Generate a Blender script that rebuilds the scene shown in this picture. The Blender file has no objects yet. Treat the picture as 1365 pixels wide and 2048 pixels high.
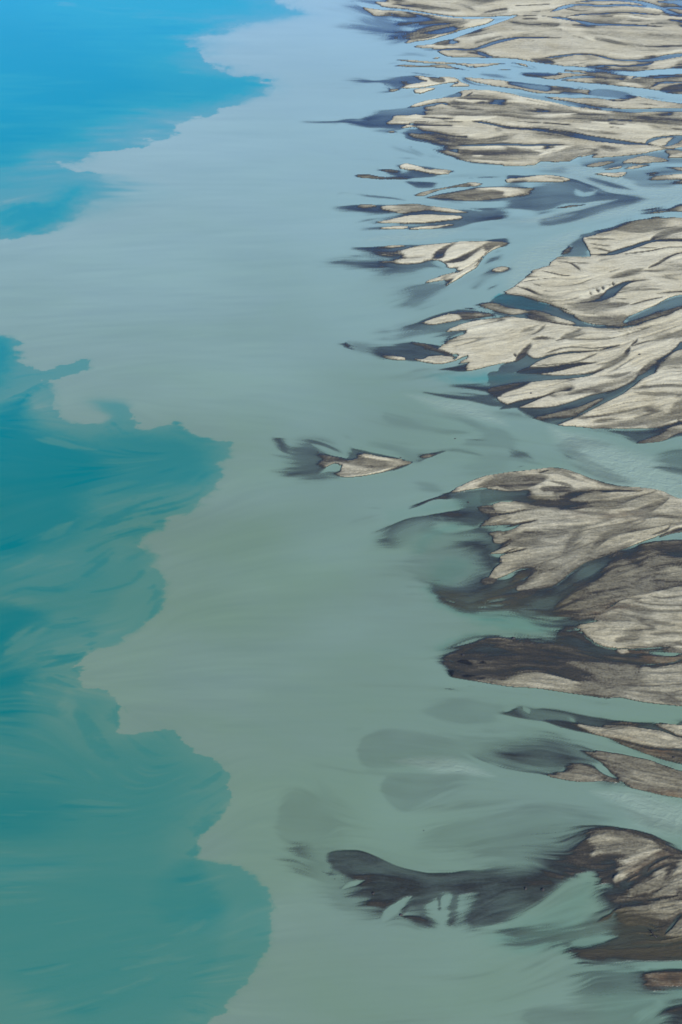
import bpy, bmesh, math, random
import numpy as np
from mathutils import Vector

# ------------------------------------------------------------------ camera, sky, sun, exposure
scene = bpy.context.scene
HEIGHT = 600.0                          # metres above the water
PITCH = math.radians(38.0)              # the lens looks this far below the horizon
FOC = 1024/math.tan(math.radians(23))   # in pixels of the survey photograph
STEP = 1.5

cam = bpy.data.cameras.new('camera')
cam.sensor_fit = 'VERTICAL'; cam.sensor_height = 24.0; cam.lens = 12.0/math.tan(math.radians(23))
cam.clip_start = 1.0; cam.clip_end = 400000.0
cam_ob = bpy.data.objects.new('camera', cam)
cam_ob.location = (0, 0, HEIGHT); cam_ob.rotation_euler = (math.pi/2 - PITCH, 0, 0)
scene.collection.objects.link(cam_ob); scene.camera = cam_ob

SUN_EL, SUN_AZ = 35.0, 150.0            # degrees; azimuth clockwise from north (+Y)
world = bpy.data.worlds.new('World'); scene.world = world; world.use_nodes = True
wn = world.node_tree.nodes; wl = world.node_tree.links
sky = wn.new('ShaderNodeTexSky'); sky.sky_type = 'NISHITA'; sky.sun_disc = False
sky.sun_elevation = math.radians(SUN_EL); sky.sun_rotation = math.radians(SUN_AZ)
sky.altitude = 6000; sky.air_density = 1.0; sky.dust_density = 0.0; sky.ozone_density = 10.0
bg = wn['Background']; bg.inputs['Strength'].default_value = 0.15
wl.new(sky.outputs[0], bg.inputs[0])
sun = bpy.data.lights.new('sun', 'SUN'); sun.energy = 4.9; sun.angle = math.radians(0.5); sun.color = (1, .92, .80)
sun_ob = bpy.data.objects.new('sun', sun); scene.collection.objects.link(sun_ob)
sd = Vector((math.sin(math.radians(SUN_AZ))*math.cos(math.radians(SUN_EL)), math.cos(math.radians(SUN_AZ))*math.cos(math.radians(SUN_EL)), math.sin(math.radians(SUN_EL))))
sun_ob.rotation_euler = (-sd).to_track_quat('-Z', 'Y').to_euler(); sun_ob.location = sd*3000
scene.render.engine = 'CYCLES'
scene.view_settings.view_transform = 'Standard'; scene.view_settings.look = 'None'
scene.view_settings.exposure = 0.25; scene.view_settings.gamma = 1.0

LAND = '''
@A
p 1.72 s6 500,-500 440,0 335,18 390,42 330,60 240,58 290,90 340,122 450,108 470,130 520,150 560,185 640,190 605,225 640,270 620,295 550,345 620,355 640,372 790,382 840,415 900,440 1000,448 1220,455 1365,470 1800,520 1800,560 1365,600 1100,580 1000,590 1100,640 1200,660 1300,690 1100,690 980,700 870,760 760,790 600,830 450,880 480,910 420,990 500,1000 640,960 690,1060 830,1190 980,1250 1365,1295 1575,1288 1625,1260 1765,1265 1865,1258 1925,1220 2065,1230 2365,1205 2555,1170 2645,1160 2730,1150 2730,-500
a 0.77 s10 190,10,20 330,0 500,-10 620,20 580,45 500,55 380,50
a 0.80 s20 150,55,25 240,50 450,110 480,180 580,180 610,230 600,290 560,330 430,360,12 540,310,30 500,250,50 330,200,50 250,110,30
l -.25 w16 s6 170,10,20 330,58,18 560,80,15 760,115,17 960,140,18 1150,140,18 1300,135,20 1420,128,30
l -.25 w30 s5 400,368,20 620,347,32 760,325,32 900,280,32 1050,226,32 1200,178,32 1300,150,32 1450,120,32
l .6 w8 s4 420,0 520,8 610,20
l .75 w9 s6 450,32 520,38 600,48 770,62 690,78
e 2 w8 s3 330,14 420,28 500,28
e 2 w7 s3 300,92 420,90 540,92 760,118 900,140 1100,155
d 2 s6 1020,220 1080,180 1130,155 1240,148 1200,185 1100,210
e 2 w8 s3 620,330 760,305 900,262 1040,215 1200,170
e 2 w12 s4 660,372 760,360 900,372 1100,355
c 1.35 s8 780,345 850,320 940,310 940,340 860,355
c .7 s8 910,335 930,315 990,330 940,345
c 1.35 s14 620,215 700,180 1000,160 1060,190 1000,230 700,300 600,320 640,270
c 1.35 s12 470,120 560,110 800,130 1000,155 700,160 520,145
c 1.4 s10 1130,125 1200,90 1365,60 1365,100 1250,120
c 1.35 s10 620,30 800,55 1000,85 900,100 700,75
l .8 w13 s6 630,376,6 780,391 950,384 1080,388 1160,370 1260,335 1365,308 1450,296 1640,297 1790,298
l .8 w10 s5 1080,390 1150,408 1220,440 1365,450
l -.25 w24 s8 380,435,14 780,458,20 1000,464,24 1365,470,28 1515,490,24 1715,522,26 1965,537,28 2165,560,34 2365,576,38 2565,562,40 2730,555,45
b .6 w12 s14 370,430 500,435 640,425 720,440 780,450
b .6 w14 s12 520,408 600,415 680,430
b .6 w10 s10 420,505 500,490 560,490
d 1.9 s5 500,465 600,470 760,480 960,490 900,498 700,490 560,478
d 1.6 s6 470,516 560,503 700,512 850,505 960,525 1100,556 960,541 800,525 600,524 520,521
d 1.9 s3 780,455 830,448 810,462
l -.25 w50 s10 500,540,40 800,548,44 1000,575,46 1200,590,48 1365,602,50 1565,630,46 1815,655,44 2065,682,48 2265,702,50 2465,728,54 2730,772,60
l -.25 w12 s5 1000,520 1150,540 1365,540 1585,545 1765,560 2015,576
e 1.9 w12 s4 1240,550 1365,545 1450,550
e 1.8 w16 s5 880,487 1000,500 1150,515 1300,495 1365,500
b .6 w10 s12 740,560 900,570 1060,610
a 0.87 s14 250,630,30 330,625 420,612 560,588,8 720,588,6 800,610 720,640 620,680 540,690 470,720,8 400,720 460,700 400,650
d 1.3 s5 400,655 430,668 460,692 525,690 480,715 450,708
d 1.3 s6 550,640 620,655 600,672 560,668
d 2 s6 525,684 640,652 740,632 640,595 760,605 900,600 990,635 860,655 680,684
d 1.35 s6 690,595 860,605 880,642 780,640 740,610
d 2 s6 640,708 720,690 800,690 760,707 680,727
d 1.9 s5 890,600 960,610 1010,640 1080,670 920,676 980,645 900,615
c 1.4 s4 930,665 960,645 1000,645 960,662
b .7 w10 s10 700,740 760,720 820,705
b .5 w12 s14 120,640 180,640 230,650
b 0.29 w8 s10 60,685 160,685
l .9 w10 s6 1000,600 1060,640 1130,662 1365,685
l -.25 w40 s8 380,790,30 620,772,46 800,735,46 950,695,36 1100,685,30 1365,702,34 1565,736,24 1815,746,20 2065,752,20 2215,766,18 2315,745,8
l .72 w30 s10 250,890,10 450,880,22 680,842,26 850,805,14 950,830,14 1100,850,20 1365,860,16 1600,880,8
c .8 s8 860,760 930,735 1000,725 1000,755
c .8 s5 1020,760 1090,725 1060,750
e 2 w14 s4 600,832 700,805 800,780 890,765
e 2 w12 s5 1080,712 1200,712 1365,750 1500,790 1700,830
e 2 w16 s6 920,770 1100,790 1300,805 1500,800
@B
l .6 w14 s5 330,96 480,46 560,36 730,46 900,40 1030,50 1200,76 1365,112
l .6 w16 s5 500,22 700,2 900,4 1040,20 1200,64 1300,60 1400,72
c .6 s5 1160,15 1320,0 1365,0 1365,50 1300,30
l .7 w13 s4 230,125,6 400,140 560,165 660,188,18 850,193,14 1040,201,10 1250,215,5
l .75 w8 s3 1080,195 1150,185 1365,182
l .75 w10 s5 420,135 600,113 740,110 800,103 950,100 1100,112 1250,122
l .65 w14 s4 250,460,4 400,440,10 540,424,8 680,430,8 830,465,8 1000,470,14 1160,465,18 1270,440,24 1365,430,24
l .75 w12 s5 560,522 730,510 950,518 1080,505 1150,480
a 0.80 s10 0,635 140,645 300,665 370,690 300,715 100,690 0,665
c .75 s14 0,640 140,645 300,665 370,690 300,715 100,680 0,660
l .6 w17 s4 340,630,8 480,610,20 600,600,16 730,603,12 960,622,12
l .55 w10 s4 960,622 1010,600 1100,600 1250,598 1365,600
l .6 w22 s7 1060,692 1110,680 1160,650 1220,645 1365,635
c .72 s10 680,690 850,700 960,730 940,772 800,760 620,737
l .45 w22 s5 0,712 150,745,26 350,788,24 550,825,26 750,850,22 950,865,26 1150,860,26 1365,855,24
l .72 w12 s6 380,772 560,815 760,845 980,872
e 2 w10 s3 0,745 150,770 350,810 480,828
e 2 w18 s5 480,832 600,850 760,872 860,880
c 1.35 s12 0,165 200,180 400,185 380,215 200,210 60,190
c 1.3 s10 90,565 250,560 430,580 280,600 150,600
c 1.4 s14 480,150 700,120 1000,130 900,165 760,180 600,160
l 1.35 w16 s14 560,280 740,310 900,345 1100,365 1365,360
l 1.4 w10 s10 100,265 300,245 500,250 700,240
c 1.5 s30 700,230 1000,225 1365,240 1365,340 1000,320 760,280
c 1.35 s10 180,460 340,462 380,500 250,490
c 1.35 s10 990,620 1100,605 1300,600 1200,640 1100,690 1000,650 800,640
c 1.3 s10 1180,710 1240,670 1365,650 1365,730 1260,730
c 1.35 s10 330,690 430,680 500,700 440,725
c 1.35 s10 840,590 950,585 900,610 860,605
c 1.35 s10 1320,500 1365,470 1365,530 1300,530
c 1.4 s30 0,800 100,760 300,820 480,850 560,890 200,890 0,880
e 2 w16 s6 960,60 1080,65 1180,85 1280,110
e 2 w14 s6 500,670 620,690 680,695
e 2 w12 s4 20,490 100,500 180,530
@C
c .8 s14 -60,96,20 60,90,20 160,75,14 240,80 330,22 450,-8 700,-28 900,-5 720,40 480,48 400,88 420,110 560,112 520,155 400,140 260,130 120,98
a 0.85 s14 -200,92,14 -20,92 120,76 240,80 330,22 400,0 500,60 560,150 400,140 260,130 120,98 -20,100
l .8 w12 s5 630,95 840,98 960,92 1090,88 1200,105 1365,135 1545,150,18 1765,170,30 1925,205,32 2115,235,32 2325,262,22 2445,270,18 2535,285,8
e 2.1 w20 s6 480,66 600,62 740,66 900,80 1100,78 1290,55
d 2.1 s5 590,62 650,40 730,62 700,72
c 1.35 s14 760,50 1000,12 1365,0 1365,40 1200,55 1000,65 850,55
e 2 w14 s4 400,98 500,102 560,108
e 2.1 w14 s4 540,138 640,128 850,125 980,132 1140,146
c .75 s10 540,175 620,150 760,165 900,205 1060,245 900,262 700,240 600,215
l .78 w18 s6 560,180 630,228 760,252 1000,276 1200,273 1365,268 1515,275 1665,272 1925,275,6
d 1.35 s12 640,205 700,178 800,185 880,225 1060,255 900,268 760,240
e 1.8 w6 s5 680,212 800,216
c 1.35 s10 980,270 1150,240 1365,200 1365,235 1200,258
e 2.1 w14 s5 690,268 800,278 1000,290 1365,296
c 1.35 s10 880,340 1000,325 1365,310 1500,330 1365,400 1100,390 990,385
d 2 s8 840,300 900,305 980,350 900,345 840,325
d 2 s5 1090,362 1170,355 1140,368
e 1.9 w10 s5 1080,396 1200,402 1365,412 1500,420
l .85 w14 s8 980,398 1100,415 1250,428 1365,432
a 0.60 s12 320,165 400,152 520,162 495,185 400,185
d 2 s3 425,172 460,165 497,170 460,178
b .75 w18 s18 500,280 580,290 640,315 730,368
d 1.7 s4 590,285 615,282 632,295
b .7 w20 s18 440,260 540,310 640,340 700,372
b .8 w18 s18 440,370 560,374 640,382 710,395
b .55 w16 s20 400,330 500,330 600,345
b .75 w12 s10 720,325 800,360 905,390
b 0.25 w14 s14 60,385 250,382 430,408
b 0.22 w24 s24 -10,300 40,338 150,325
b 0.25 w12 s14 420,410 520,400 700,405
a 0.85 s12 380,470,6 500,472 545,490 640,475 720,480 840,512 650,535,6 500,525
d 1.25 s4 180,516 230,503 285,494 360,518 480,520 560,515 640,530 500,546 360,541 230,522
e 1.8 w10 s6 500,532 570,525 640,525
d 1.2 s5 385,470 470,468 520,482 440,482
a 0.85 s6 490,440 570,415 660,425 860,455 960,480 850,510 700,495
d 2.05 s5 520,440 570,422 640,430 760,462 860,460 945,478 860,500 770,492 650,468 560,460
a 0.85 s8 575,562 650,560 810,565 795,602 650,610
b .8 w14 s8 840,575 870,568 885,575
b .8 w14 s8 890,566 915,558 930,568
b .8 w14 s8 940,556 975,548 985,558
b .8 w14 s8 1000,545 1040,535 1050,548
b .8 w12 s8 1060,540 1120,530 1250,524 1365,518
b .8 w18 s6 1060,545 1080,530 1110,545
b .8 w18 s6 1130,540 1150,528 1180,540
b .8 w18 s6 1200,535 1230,522 1250,538
d 1.5 s4 635,665 760,625 900,600 1060,570 1185,580 1100,598 950,606 850,627 720,670
e 2 w9 s4 700,655 800,625 930,603
d 2 s4 1070,575 1120,570 1190,580 1100,598
a 0.90 s6 730,690 900,640 1200,590 1540,600 1400,700 1100,720
d 1.35 s4 745,685 820,655 1000,625 1100,608 1365,600 1520,600 1525,625 1430,670 1365,682 1100,708 900,690 810,685
d 2 s6 1085,612 1365,603 1518,602 1520,625 1430,668 1340,672 1330,640 1250,625 1180,625
e 2 w5 s3 1080,706 1140,695 1190,680
b .72 w18 s10 150,650 300,672 460,690 600,710
b .55 w10 s8 30,670 60,650 110,648 180,655
b .6 w24 s14 800,708 950,720 1090,742
a 0.85 s14 40,755,20 200,738,14 380,738 640,726 800,750 1000,770 1365,770 1365,830 1000,890 700,894 330,886 420,850,20 540,805 300,795,30 150,775,30
b .75 w14 s12 150,885 270,860 400,835
d 1.9 s4 215,750 260,738 335,748 260,760
d 2.05 s5 380,765 450,748 640,735 760,755 900,770 1060,800 1110,800 900,797 740,780 620,795 540,805 480,790
d 2.05 s4 340,876 430,862 580,830 720,820 940,825 1015,842 900,860 700,880 500,884
l -.25 w6 s4 1000,760 1200,790 1400,770 
@D
l .5 w16 s6 500,-8 850,2 1100,8 1365,5
l .7 w14 s5 1075,267 1160,222 1365,205
l .7 w20 s5 1180,290 1260,275 1300,250 1365,212
l .7 w14 s5 1200,300 1260,305 1365,310
c 1.35 s12 0,10 60,35 120,65 300,92 480,125 600,150 780,165 900,195 700,190 480,152 250,105 60,55
c 1.35 s16 660,45 1000,60 1365,100 1365,125 1000,85 800,65
c 1.4 s16 200,70 400,40 700,30 500,75 400,92
e 2.1 w16 s5 0,110 150,125 300,130
e 2.1 w10 s5 180,95 400,122 600,150 760,165
e 2.1 w20 s10 640,100 800,110 1000,130 1200,150
l 1.2 w10 s8 1200,155 1260,145 1365,155
c 1.35 s12 240,397 300,360 440,300 585,280 560,330 500,398 380,402
c 1.35 s14 0,295 100,310 330,320 200,385 0,390
e 2.1 w18 s8 0,290 200,295 400,290 560,282
e 2.1 w10 s5 250,360 360,318 480,290
c 1.35 s8 690,300 760,280 880,310 820,330
e 2 w14 s5 560,380 620,345 700,330
l .2 w26 s6 510,408 590,390 640,358 715,345
a 0.55 s12 560,410 720,378 900,350 1080,335 1240,326 1365,345 1365,590 1250,605 1040,605 960,560 800,490 640,440
b -.25 w24 s14 540,440 700,470 900,468 1040,455 1200,430 1365,430
b .75 w14 s12 1040,470 1100,500 1240,480 1365,475
b .8 w12 s10 1040,580 1200,575 1365,580
b .75 w14 s14 560,450 700,420 900,380
b .8 w16 s10 720,460 860,430 1000,400
c .9 s5 1235,315 1365,320 1365,345 1270,370 1265,345
d 1.35 s5 1240,318 1365,322 1365,345 1280,362 1270,345
d 1.9 s5 1270,368 1365,345 1365,368
d 1.9 s6 905,412 1000,375 1080,360 1130,375 1235,395 1100,412
c 1.3 s8 1000,385 1060,362 1095,385 1040,392
d 1.8 s5 905,462 1000,437 1110,430 1010,460
d 1.8 s4 765,466 890,440 880,455
d 1.4 s6 620,445 700,417 830,405 720,440
d 2 s4 685,498 800,488 930,480 940,492 870,522 740,510
d 1.9 s4 1075,493 1165,490 1135,510
d 1.95 s5 1110,547 1180,515 1365,500 1365,540 1200,553
d 1.9 s5 1230,568 1300,555 1365,545 1365,574
d 1.7 s5 1235,448 1365,445 1365,472
a 0.77 s14 640,530 740,545 860,580 970,622 850,605 720,565
a 0.50 s14 200,475 330,460 450,450 430,490 260,485
b 0.32 w14 s14 830,560 940,600 
a 0.90 s6 0,510 140,512 290,505 420,515 560,560 480,570 200,568 0,570
d 1.9 s4 0,545 150,530 290,515 400,525 480,545 400,560 200,558 0,564
e 1.4 w14 s6 290,528 400,540 460,552
a 0.75 s16 0,580 180,592 330,565 480,560 660,605 760,640 1060,690 860,770 560,850 300,895 200,800 100,780 0,750
b .85 w9 s6 400,520 520,545 660,600 800,650 1060,690
b -.25 w12 s10 530,610 580,660 640,650 720,620
b -.25 w12 s10 -20,770 120,790 250,795 400,772 460,738 640,730 800,700
b -.25 w24 s12 -40,855 200,842 400,795 650,742 880,692
d 1.8 s3 400,766 480,746 605,740 500,755
b .8 w24 s14 380,880 560,810 760,745 900,712 1060,690
b .75 w14 s12 160,800 260,800 400,775
b .5 w12 s12 200,880 420,835 560,800
d 1.15 s6 1105,796 1240,755 1365,725 1365,795
d 1.7 s5 1260,775 1365,748 1365,788
@E
a 0.85 s10 250,65,20 380,45 600,45 860,20 1000,8 1200,-14 1000,60 800,74 580,79 360,79
d 2 s4 375,66 450,52 540,45 600,54 560,69 450,71
d 2 s4 585,73 680,55 860,42 950,35 800,64 680,74
b 0.22 w12 s14 80,130 300,125 500,90
b 0.29 w20 s20 1000,85 1200,70 1365,90
b .5 w10 s10 860,165 1100,150 1365,160
a 0.89 s16 160,215,12 340,205,8 560,190,6 760,182,6 960,168,6 1150,165,6 1345,168,6 1330,200 800,322 880,380,10 740,365,30 600,400,36 380,408,36 440,372,30 150,355,40 -60,340,30 150,318,30 300,322,30 450,312,20 330,280,36 280,240,30
a 0.89 s8 1200,160 1365,140 1365,200 1300,210
b .7 w12 s12 120,292 190,284 260,290
d 2.05 s4 355,215 440,203 560,198 580,205 450,219
d 2.05 s7 500,250,14 560,235 640,205 760,190,5 900,182,5 1000,172,4 1150,172,4 1330,180,4 1290,215,4 1210,255,4 1150,330,3 1110,370,3 1020,430,3 950,480,3 885,516,4 905,485 860,472 730,490,4 760,465 860,425 965,395 890,375 860,330 800,312 740,315 690,335 640,340 570,347 450,328 540,302 560,280
d 1.25 s12 770,300 800,250 880,205 960,180 900,230 860,300
d 1.2 s12 860,330 960,300 1080,250 1160,215 1110,260 1040,320 940,340
d 1.3 s12 1200,190 1300,185 1260,225 1190,240
d .95 s6 890,378 1000,362 950,388
d 1.1 s5 870,500 895,470 935,465 915,490
e 2.2 w5 s2 1320,195 1210,258 1150,330 1110,372 1000,440 920,497
a 0.80 s30 690,498,10 860,490 905,505,10 800,575,30 620,660,60 700,570,60 650,530,40
b .6 w50 s40 520,690 640,650 760,590
b 0.25 w30 s30 780,640 850,620 930,590
b .86 w26 s16 1180,350 1280,290 1365,255
b .84 w26 s16 1250,270 1310,240 1365,235
a 0.85 s14 1170,440 1250,372 1340,358 1380,380 1365,410 1240,445 1130,535 1075,525
d 1.75 s6 1250,388 1330,365 1370,372 1310,402
b .86 w40 s14 1200,560 1250,525 1320,495
b .78 w28 s14 1080,585 1170,570
b 0.22 w26 s26 1000,560 1200,450 1365,420
d 2 s4 1115,652 1200,641 1300,665 1400,705 1490,725 1365,738 1250,702 1160,680
d 2 s3 1015,686 1070,679 1115,693 1060,692
a 0.95 s6 540,836 650,798 800,740 960,698 1100,702 1250,733 1290,748 1100,775 1000,805 860,838 720,845 600,842
a 0.75 s40 600,850 800,830 1000,800 1100,790 980,840 900,870
b .5 w30 s30 250,890 420,865 560,840
d 2 s8 645,811,4 740,785 900,740 980,738 1018,770 900,796 780,817 700,808
d 1.35 s8 960,705 1090,720 1200,745 1100,772 1020,778 985,745
d 1.9 s6 1085,715 1200,714 1275,741 1205,757
d 1.2 s6 1020,790 1130,765 1240,755 1120,790
@F
p 1.95 s4 0,545 80,500 180,405 260,372 320,350 385,288 500,288 640,288 640,255 615,190 595,140 690,120 655,90 830,50 920,15 1050,-5 1200,-20 1365,-18 1365,585 1100,690 930,770 900,815 800,822 640,810 560,770 500,720 400,680 290,650 150,600 0,575 -30,560
a 0.77 s10 420,276 490,205 540,150 640,110 800,60 880,40 640,240 640,285 400,284
d 1.2 s6 415,270 480,205 500,225 470,260
d .8 s8 560,110 660,85 830,45 900,10 960,0 840,70 680,115 600,135
c 1.4 s8 830,75 900,30 1050,0 1200,0 1240,40 1100,100 950,98
l 1.35 w18 s8 620,150 740,155 840,155
l 1.35 w10 s8 620,185 760,205 830,205
l 1.35 w12 s8 620,225 700,225 840,260
l .92 w24 s7 620,272,20 790,270,22 890,240,26 1000,205,20 1130,165,20 1365,158,22
l 1.35 w34 s8 1100,165,20 1230,108,36 1365,75,40
l 1.05 w8 s5 880,272 1100,246 1240,218 1365,214
l 1.3 w8 s8 960,215 1100,220 1240,215
l 1.1 w6 s5 235,395 340,415 430,435 560,442
l 1.1 w6 s5 350,320 470,335 520,355 580,405
l 1.15 w6 s5 470,335 560,340 700,340
l 1.25 w6 s5 95,492 250,465 430,450
l 1.35 w5 s5 440,520 560,500 690,450
l 1.1 w12 s6 60,520 160,545 250,585 310,608 400,605 500,575
l 1.3 w5 s4 180,490 280,530
l 1.35 w5 s5 770,420 900,375
l 1.05 w9 s5 1095,382 1180,340 1260,290 1365,258
c 1.4 s24 800,455 900,410 1050,385 1000,425 880,455
l 1.35 w20 s14 1000,400 1150,400 1365,390
l 1.4 w14 s14 1200,350 1365,360
e 1.1 w8 s4 638,560 650,578 660,600
e 1.1 w9 s4 692,535 702,550 715,575
e 1.1 w8 s4 735,515 742,530 750,550
e 1.1 w8 s4 820,480 822,500 832,520
e 1.2 w6 s4 790,500 800,520
e 1.2 w5 s4 845,480 850,495
l .9 w30 s8 380,668,6 530,655,14 700,630,24 780,590,34 830,550,30 920,495,20 1010,475,10 1140,470,4
l 1.35 w30 s20 560,640 680,600 780,560
l 1.15 w9 s6 930,675 1080,632 1240,598
l 1.3 w9 s6 820,582 960,555 1080,545 1260,545
l 1.3 w9 s6 800,610 900,620 1000,620
c 1.4 s16 560,750 640,735 800,745 920,745 900,812 640,805
c 1.45 s16 480,685 700,645 860,640 960,660 800,700 600,715
l 1.35 w14 s14 1150,580 1365,560
e 2.1 w9 s4 400,690 500,725 600,748 720,750 830,740
a 0.79 s6 -60,580 0,572 150,598 290,648 400,678 560,768 640,812 800,826 920,808 930,772 1100,688 1365,588 1365,710 1150,775 960,835 820,850 640,842 380,815 0,756 -100,730 -160,650
d 1.9 s6 -10,686 60,700 145,718 120,732 60,725 20,715
d 1.95 s7 205,700 300,725 420,770 535,806 480,812 340,785 270,748
d 1.15 s16 240,720 340,790 200,775 140,740
d 1.3 s8 955,795 1040,760 1240,700 1365,668 1365,690 1260,742 1100,785 980,818
d 1.9 s5 1315,718 1365,692 1365,722
l .7 w12 s6 1220,760 1280,720 1340,690
@H
p 1.95 s4 -475,12 -405,8 -310,5 -415,50,10 -485,80,10 -505,125 -545,152 -505,165 -425,190 -380,200 -415,242 -365,222 -305,200 -325,230 -385,262 -305,255 -312,290 -303,318 -255,312 0,258 60,300 60,400 -80,525 0,580 80,605 260,680 380,740 520,755 700,770 1000,772 1180,765 1300,745 1365,720 1365,-153 1150,-83 960,-23 820,-10 640,-18 380,-46 0,-106 -215,-78 -375,-38
c .85 s8 -60,275 60,240 100,205 150,190 215,220 340,190 500,165 700,160 780,135 890,118 780,152 600,178 400,196 250,245 165,290 80,330 -60,340
l 1.2 w20 s14 60,250 110,200 150,150 185,100
c 1.05 s8 60,340 150,293 300,288 450,268 560,255 690,258 540,288 420,320 275,344 150,352
c .82 s8 -140,450,30 -140,325 100,338 275,348 450,352 640,338 740,315 620,365 450,385 200,408 0,450 
c 1.05 s16 -160,480 -60,430 190,402 110,450 0,490 -80,525
c .95 s6 -60,620 0,580 120,545 270,520 350,488 450,460 505,442 495,476 400,485 270,532 180,572 80,607
c .86 s10 70,610 280,606 470,565 640,510 760,480 900,430 1000,370 1040,310 1150,240 1280,165 1365,85 1365,155 1230,230 1160,320 1060,372 930,477 720,590 520,685 400,740 320,730 230,690
c 1.5 s12 260,682 420,640 560,598 650,560 740,540 560,645 450,682
c 1.35 s10 1000,350 1060,300 1150,250 1100,310 1040,350
l .7 w9 s4 300,728 520,680 720,582 900,490 1040,382 1180,322
c 1.4 s30 500,505 700,440 900,395 1020,330 920,420 740,480
l 1.4 w24 s20 680,360 860,360 980,320
l 1.15 w12 s6 560,350 680,330 760,300 860,245 920,190 955,130
l 1.15 w8 s5 950,135 1000,95 1015,70
l 1.15 w8 s5 955,135 1060,100 1170,75 1280,20
l 1.2 w6 s4 1040,80 1080,62
l 1.2 w6 s4 970,100 990,80
l 1.2 w6 s4 930,50 945,30
l 1.25 w9 s6 280,195 400,152 520,138 680,145 860,122
c 1.25 s8 185,78 270,52 340,70 280,80
l 1.3 w9 s6 290,72 420,74 
l 1.3 w12 s8 450,85 560,78 760,74 860,58
l 1.25 w14 s10 360,95 440,70 520,40 600,20
l 1.4 w10 s8 130,60 230,20 300,-40
l 1.4 w10 s8 20,20 60,-20
l 1.4 w10 s8 100,-50 160,-70
l 1.3 w8 s8 700,180 690,190 570,240 450,265 200,285
e 1.15 w12 s5 48,180 58,195 68,220
l 1.3 w10 s10 300,235 380,230
l 1.15 w14 s8 510,692 700,676 860,655 1040,600
l 1.35 w14 s10 900,670 1060,635 1250,578
l 1.35 w20 s14 640,720 760,705 900,700
l 1.35 w24 s14 930,470 1100,445 1250,435 1365,440
l 1.4 w28 s16 980,490 1150,508 1365,500
l 1.4 w20 s16 1180,280 1300,260 1365,230
l 1.4 w10 s10 1220,320 1365,300
c 1.45 s36 700,745 1000,705 1250,640 1365,540 1365,690 1200,735 900,768
l 1.05 w9 s5 340,485 420,465 500,450
a 0.90 s8 1000,886 960,850 880,822 760,785 1000,780 1180,760 1300,712 1365,705 1365,830 1200,870
a 0.50 s14 620,775 760,785 1000,880 900,840 760,810
d .9 s8 880,790 1050,775 1200,745 1300,700 1365,712 1365,740 1200,790 1020,870
d 1.35 s5 1005,886 1080,850 1200,812 1290,770 1365,745 1365,800 1200,868
d 2 s4 1150,754 1220,735 1310,700 1330,715 1240,742
d 1.7 s5 1300,770 1365,750 1365,778
b .8 w16 s6 880,825 940,845 1000,888
a 0.32 s18 480,850 560,845 800,895 700,920 560,900
@G
b .5 w20 s24 -20,105 60,110 110,120
a 0.95 s12 50,112,20 100,93 135,110 168,152 120,146 80,130
d 1.6 s5 98,120 115,108 135,128 118,132
a 0.50 s24 150,100 330,122 330,190 160,152
a 0.91 s14 310,190 330,127,20 450,113 600,90 760,110 850,130 830,152 945,190 945,240 820,262 700,252 550,240 430,234 350,215
d 1.15 s8 605,90 720,112 830,150 945,195 945,215 800,165 700,130
d 2.05 s3 398,203 470,205 565,222 565,234 430,226
d 1.8 s6 640,226 700,232 760,208 850,205 930,215 945,240 820,263 720,252
e 2.1 w7 s3 680,238 760,248 830,260 940,240
b .5 w20 s24 250,80 500,72 680,30 850,8
b .8 w18 s10 750,62 860,42 960,15 1050,0
a 0.91 s12 840,95 880,80 900,50 1000,5 1060,0 940,50 880,85
a 0.85 s10 840,310 960,278 1060,255 1060,318 950,320
b 0.32 w16 s20 560,345 700,310 850,300
a 0.91 s22 990,440,30 1200,425 1380,400 1440,500 1290,540 1430,590 1270,602,10 1100,562,10 900,532,14 710,488,10 850,503 1040,510,30 1215,498,10 1060,455,20
a 0.29 s16 385,680,8 400,645,14 560,690,40 700,735,40 850,770,30 1060,800,20 900,808,14 700,775,14 450,735,14
b 0.30 w30 s18 560,760 740,770 900,800 1050,806
a 0.27 s24 880,655 980,650 1200,760 1365,830 1300,860 1100,760 1000,700
a 0.32 s20 1030,850,8 1150,845 1280,780,30 1380,830 1420,920 1200,900 1040,895
b .7 w9 s6 1025,848 1080,855 1220,860
b 0.22 w12 s14 860,845 960,860 1040,850
b 0.25 w20 s24 40,815 100,835 180,870
@I
a 0.89 s22 55,115,30 110,118,14 145,170,10 155,220,14 105,205 75,155
a 0.89 s26 250,240,60 330,175,40 400,200,14 480,240,8 600,255,8 590,168,14 680,183,6 800,210,5 1115,290,6 900,372,6 560,412,5 430,372 380,350,20 250,350,50 330,300,30
a 0.78 s60 230,260 320,150 420,190 420,380 260,380
b -.25 w30 s12 310,140 450,200 600,252
b -.25 w40 s12 520,130 600,180 650,225
b .75 w16 s10 260,108 400,140 500,185 595,225
b 0.29 w16 s14 520,75 580,85 650,120
b .5 w8 s8 200,105 280,100
c -.25 s8 380,385 440,350 480,312 530,305 550,340 520,362 450,362
d 1.75 s6 680,230,10 740,218 860,250,4 1000,275,4 1105,293,3 980,325,3 880,366,3 740,393,3 580,405,3 500,378 550,355 545,310 500,298 430,325 430,290 520,285 620,300 690,262
d 1.15 s14 400,270 440,245 520,250 620,270 690,250 640,210 660,200 740,218 690,265 620,300 520,285 440,300 410,330
d 1.4 s24 700,250 840,265 950,300 900,345 750,335 640,300
e 2.15 w11 s3 510,388 600,403 760,388 900,355 1000,318 1105,294
e 2.05 w16 s5 690,240 850,265 1000,282 1100,293
d -.25 s8 370,390 440,352 480,318 530,312 545,340 515,360 450,362
a 0.95 s20 1110,228 1250,215,8 1370,203,8 1240,262,8 1160,292,8 1105,275
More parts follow.
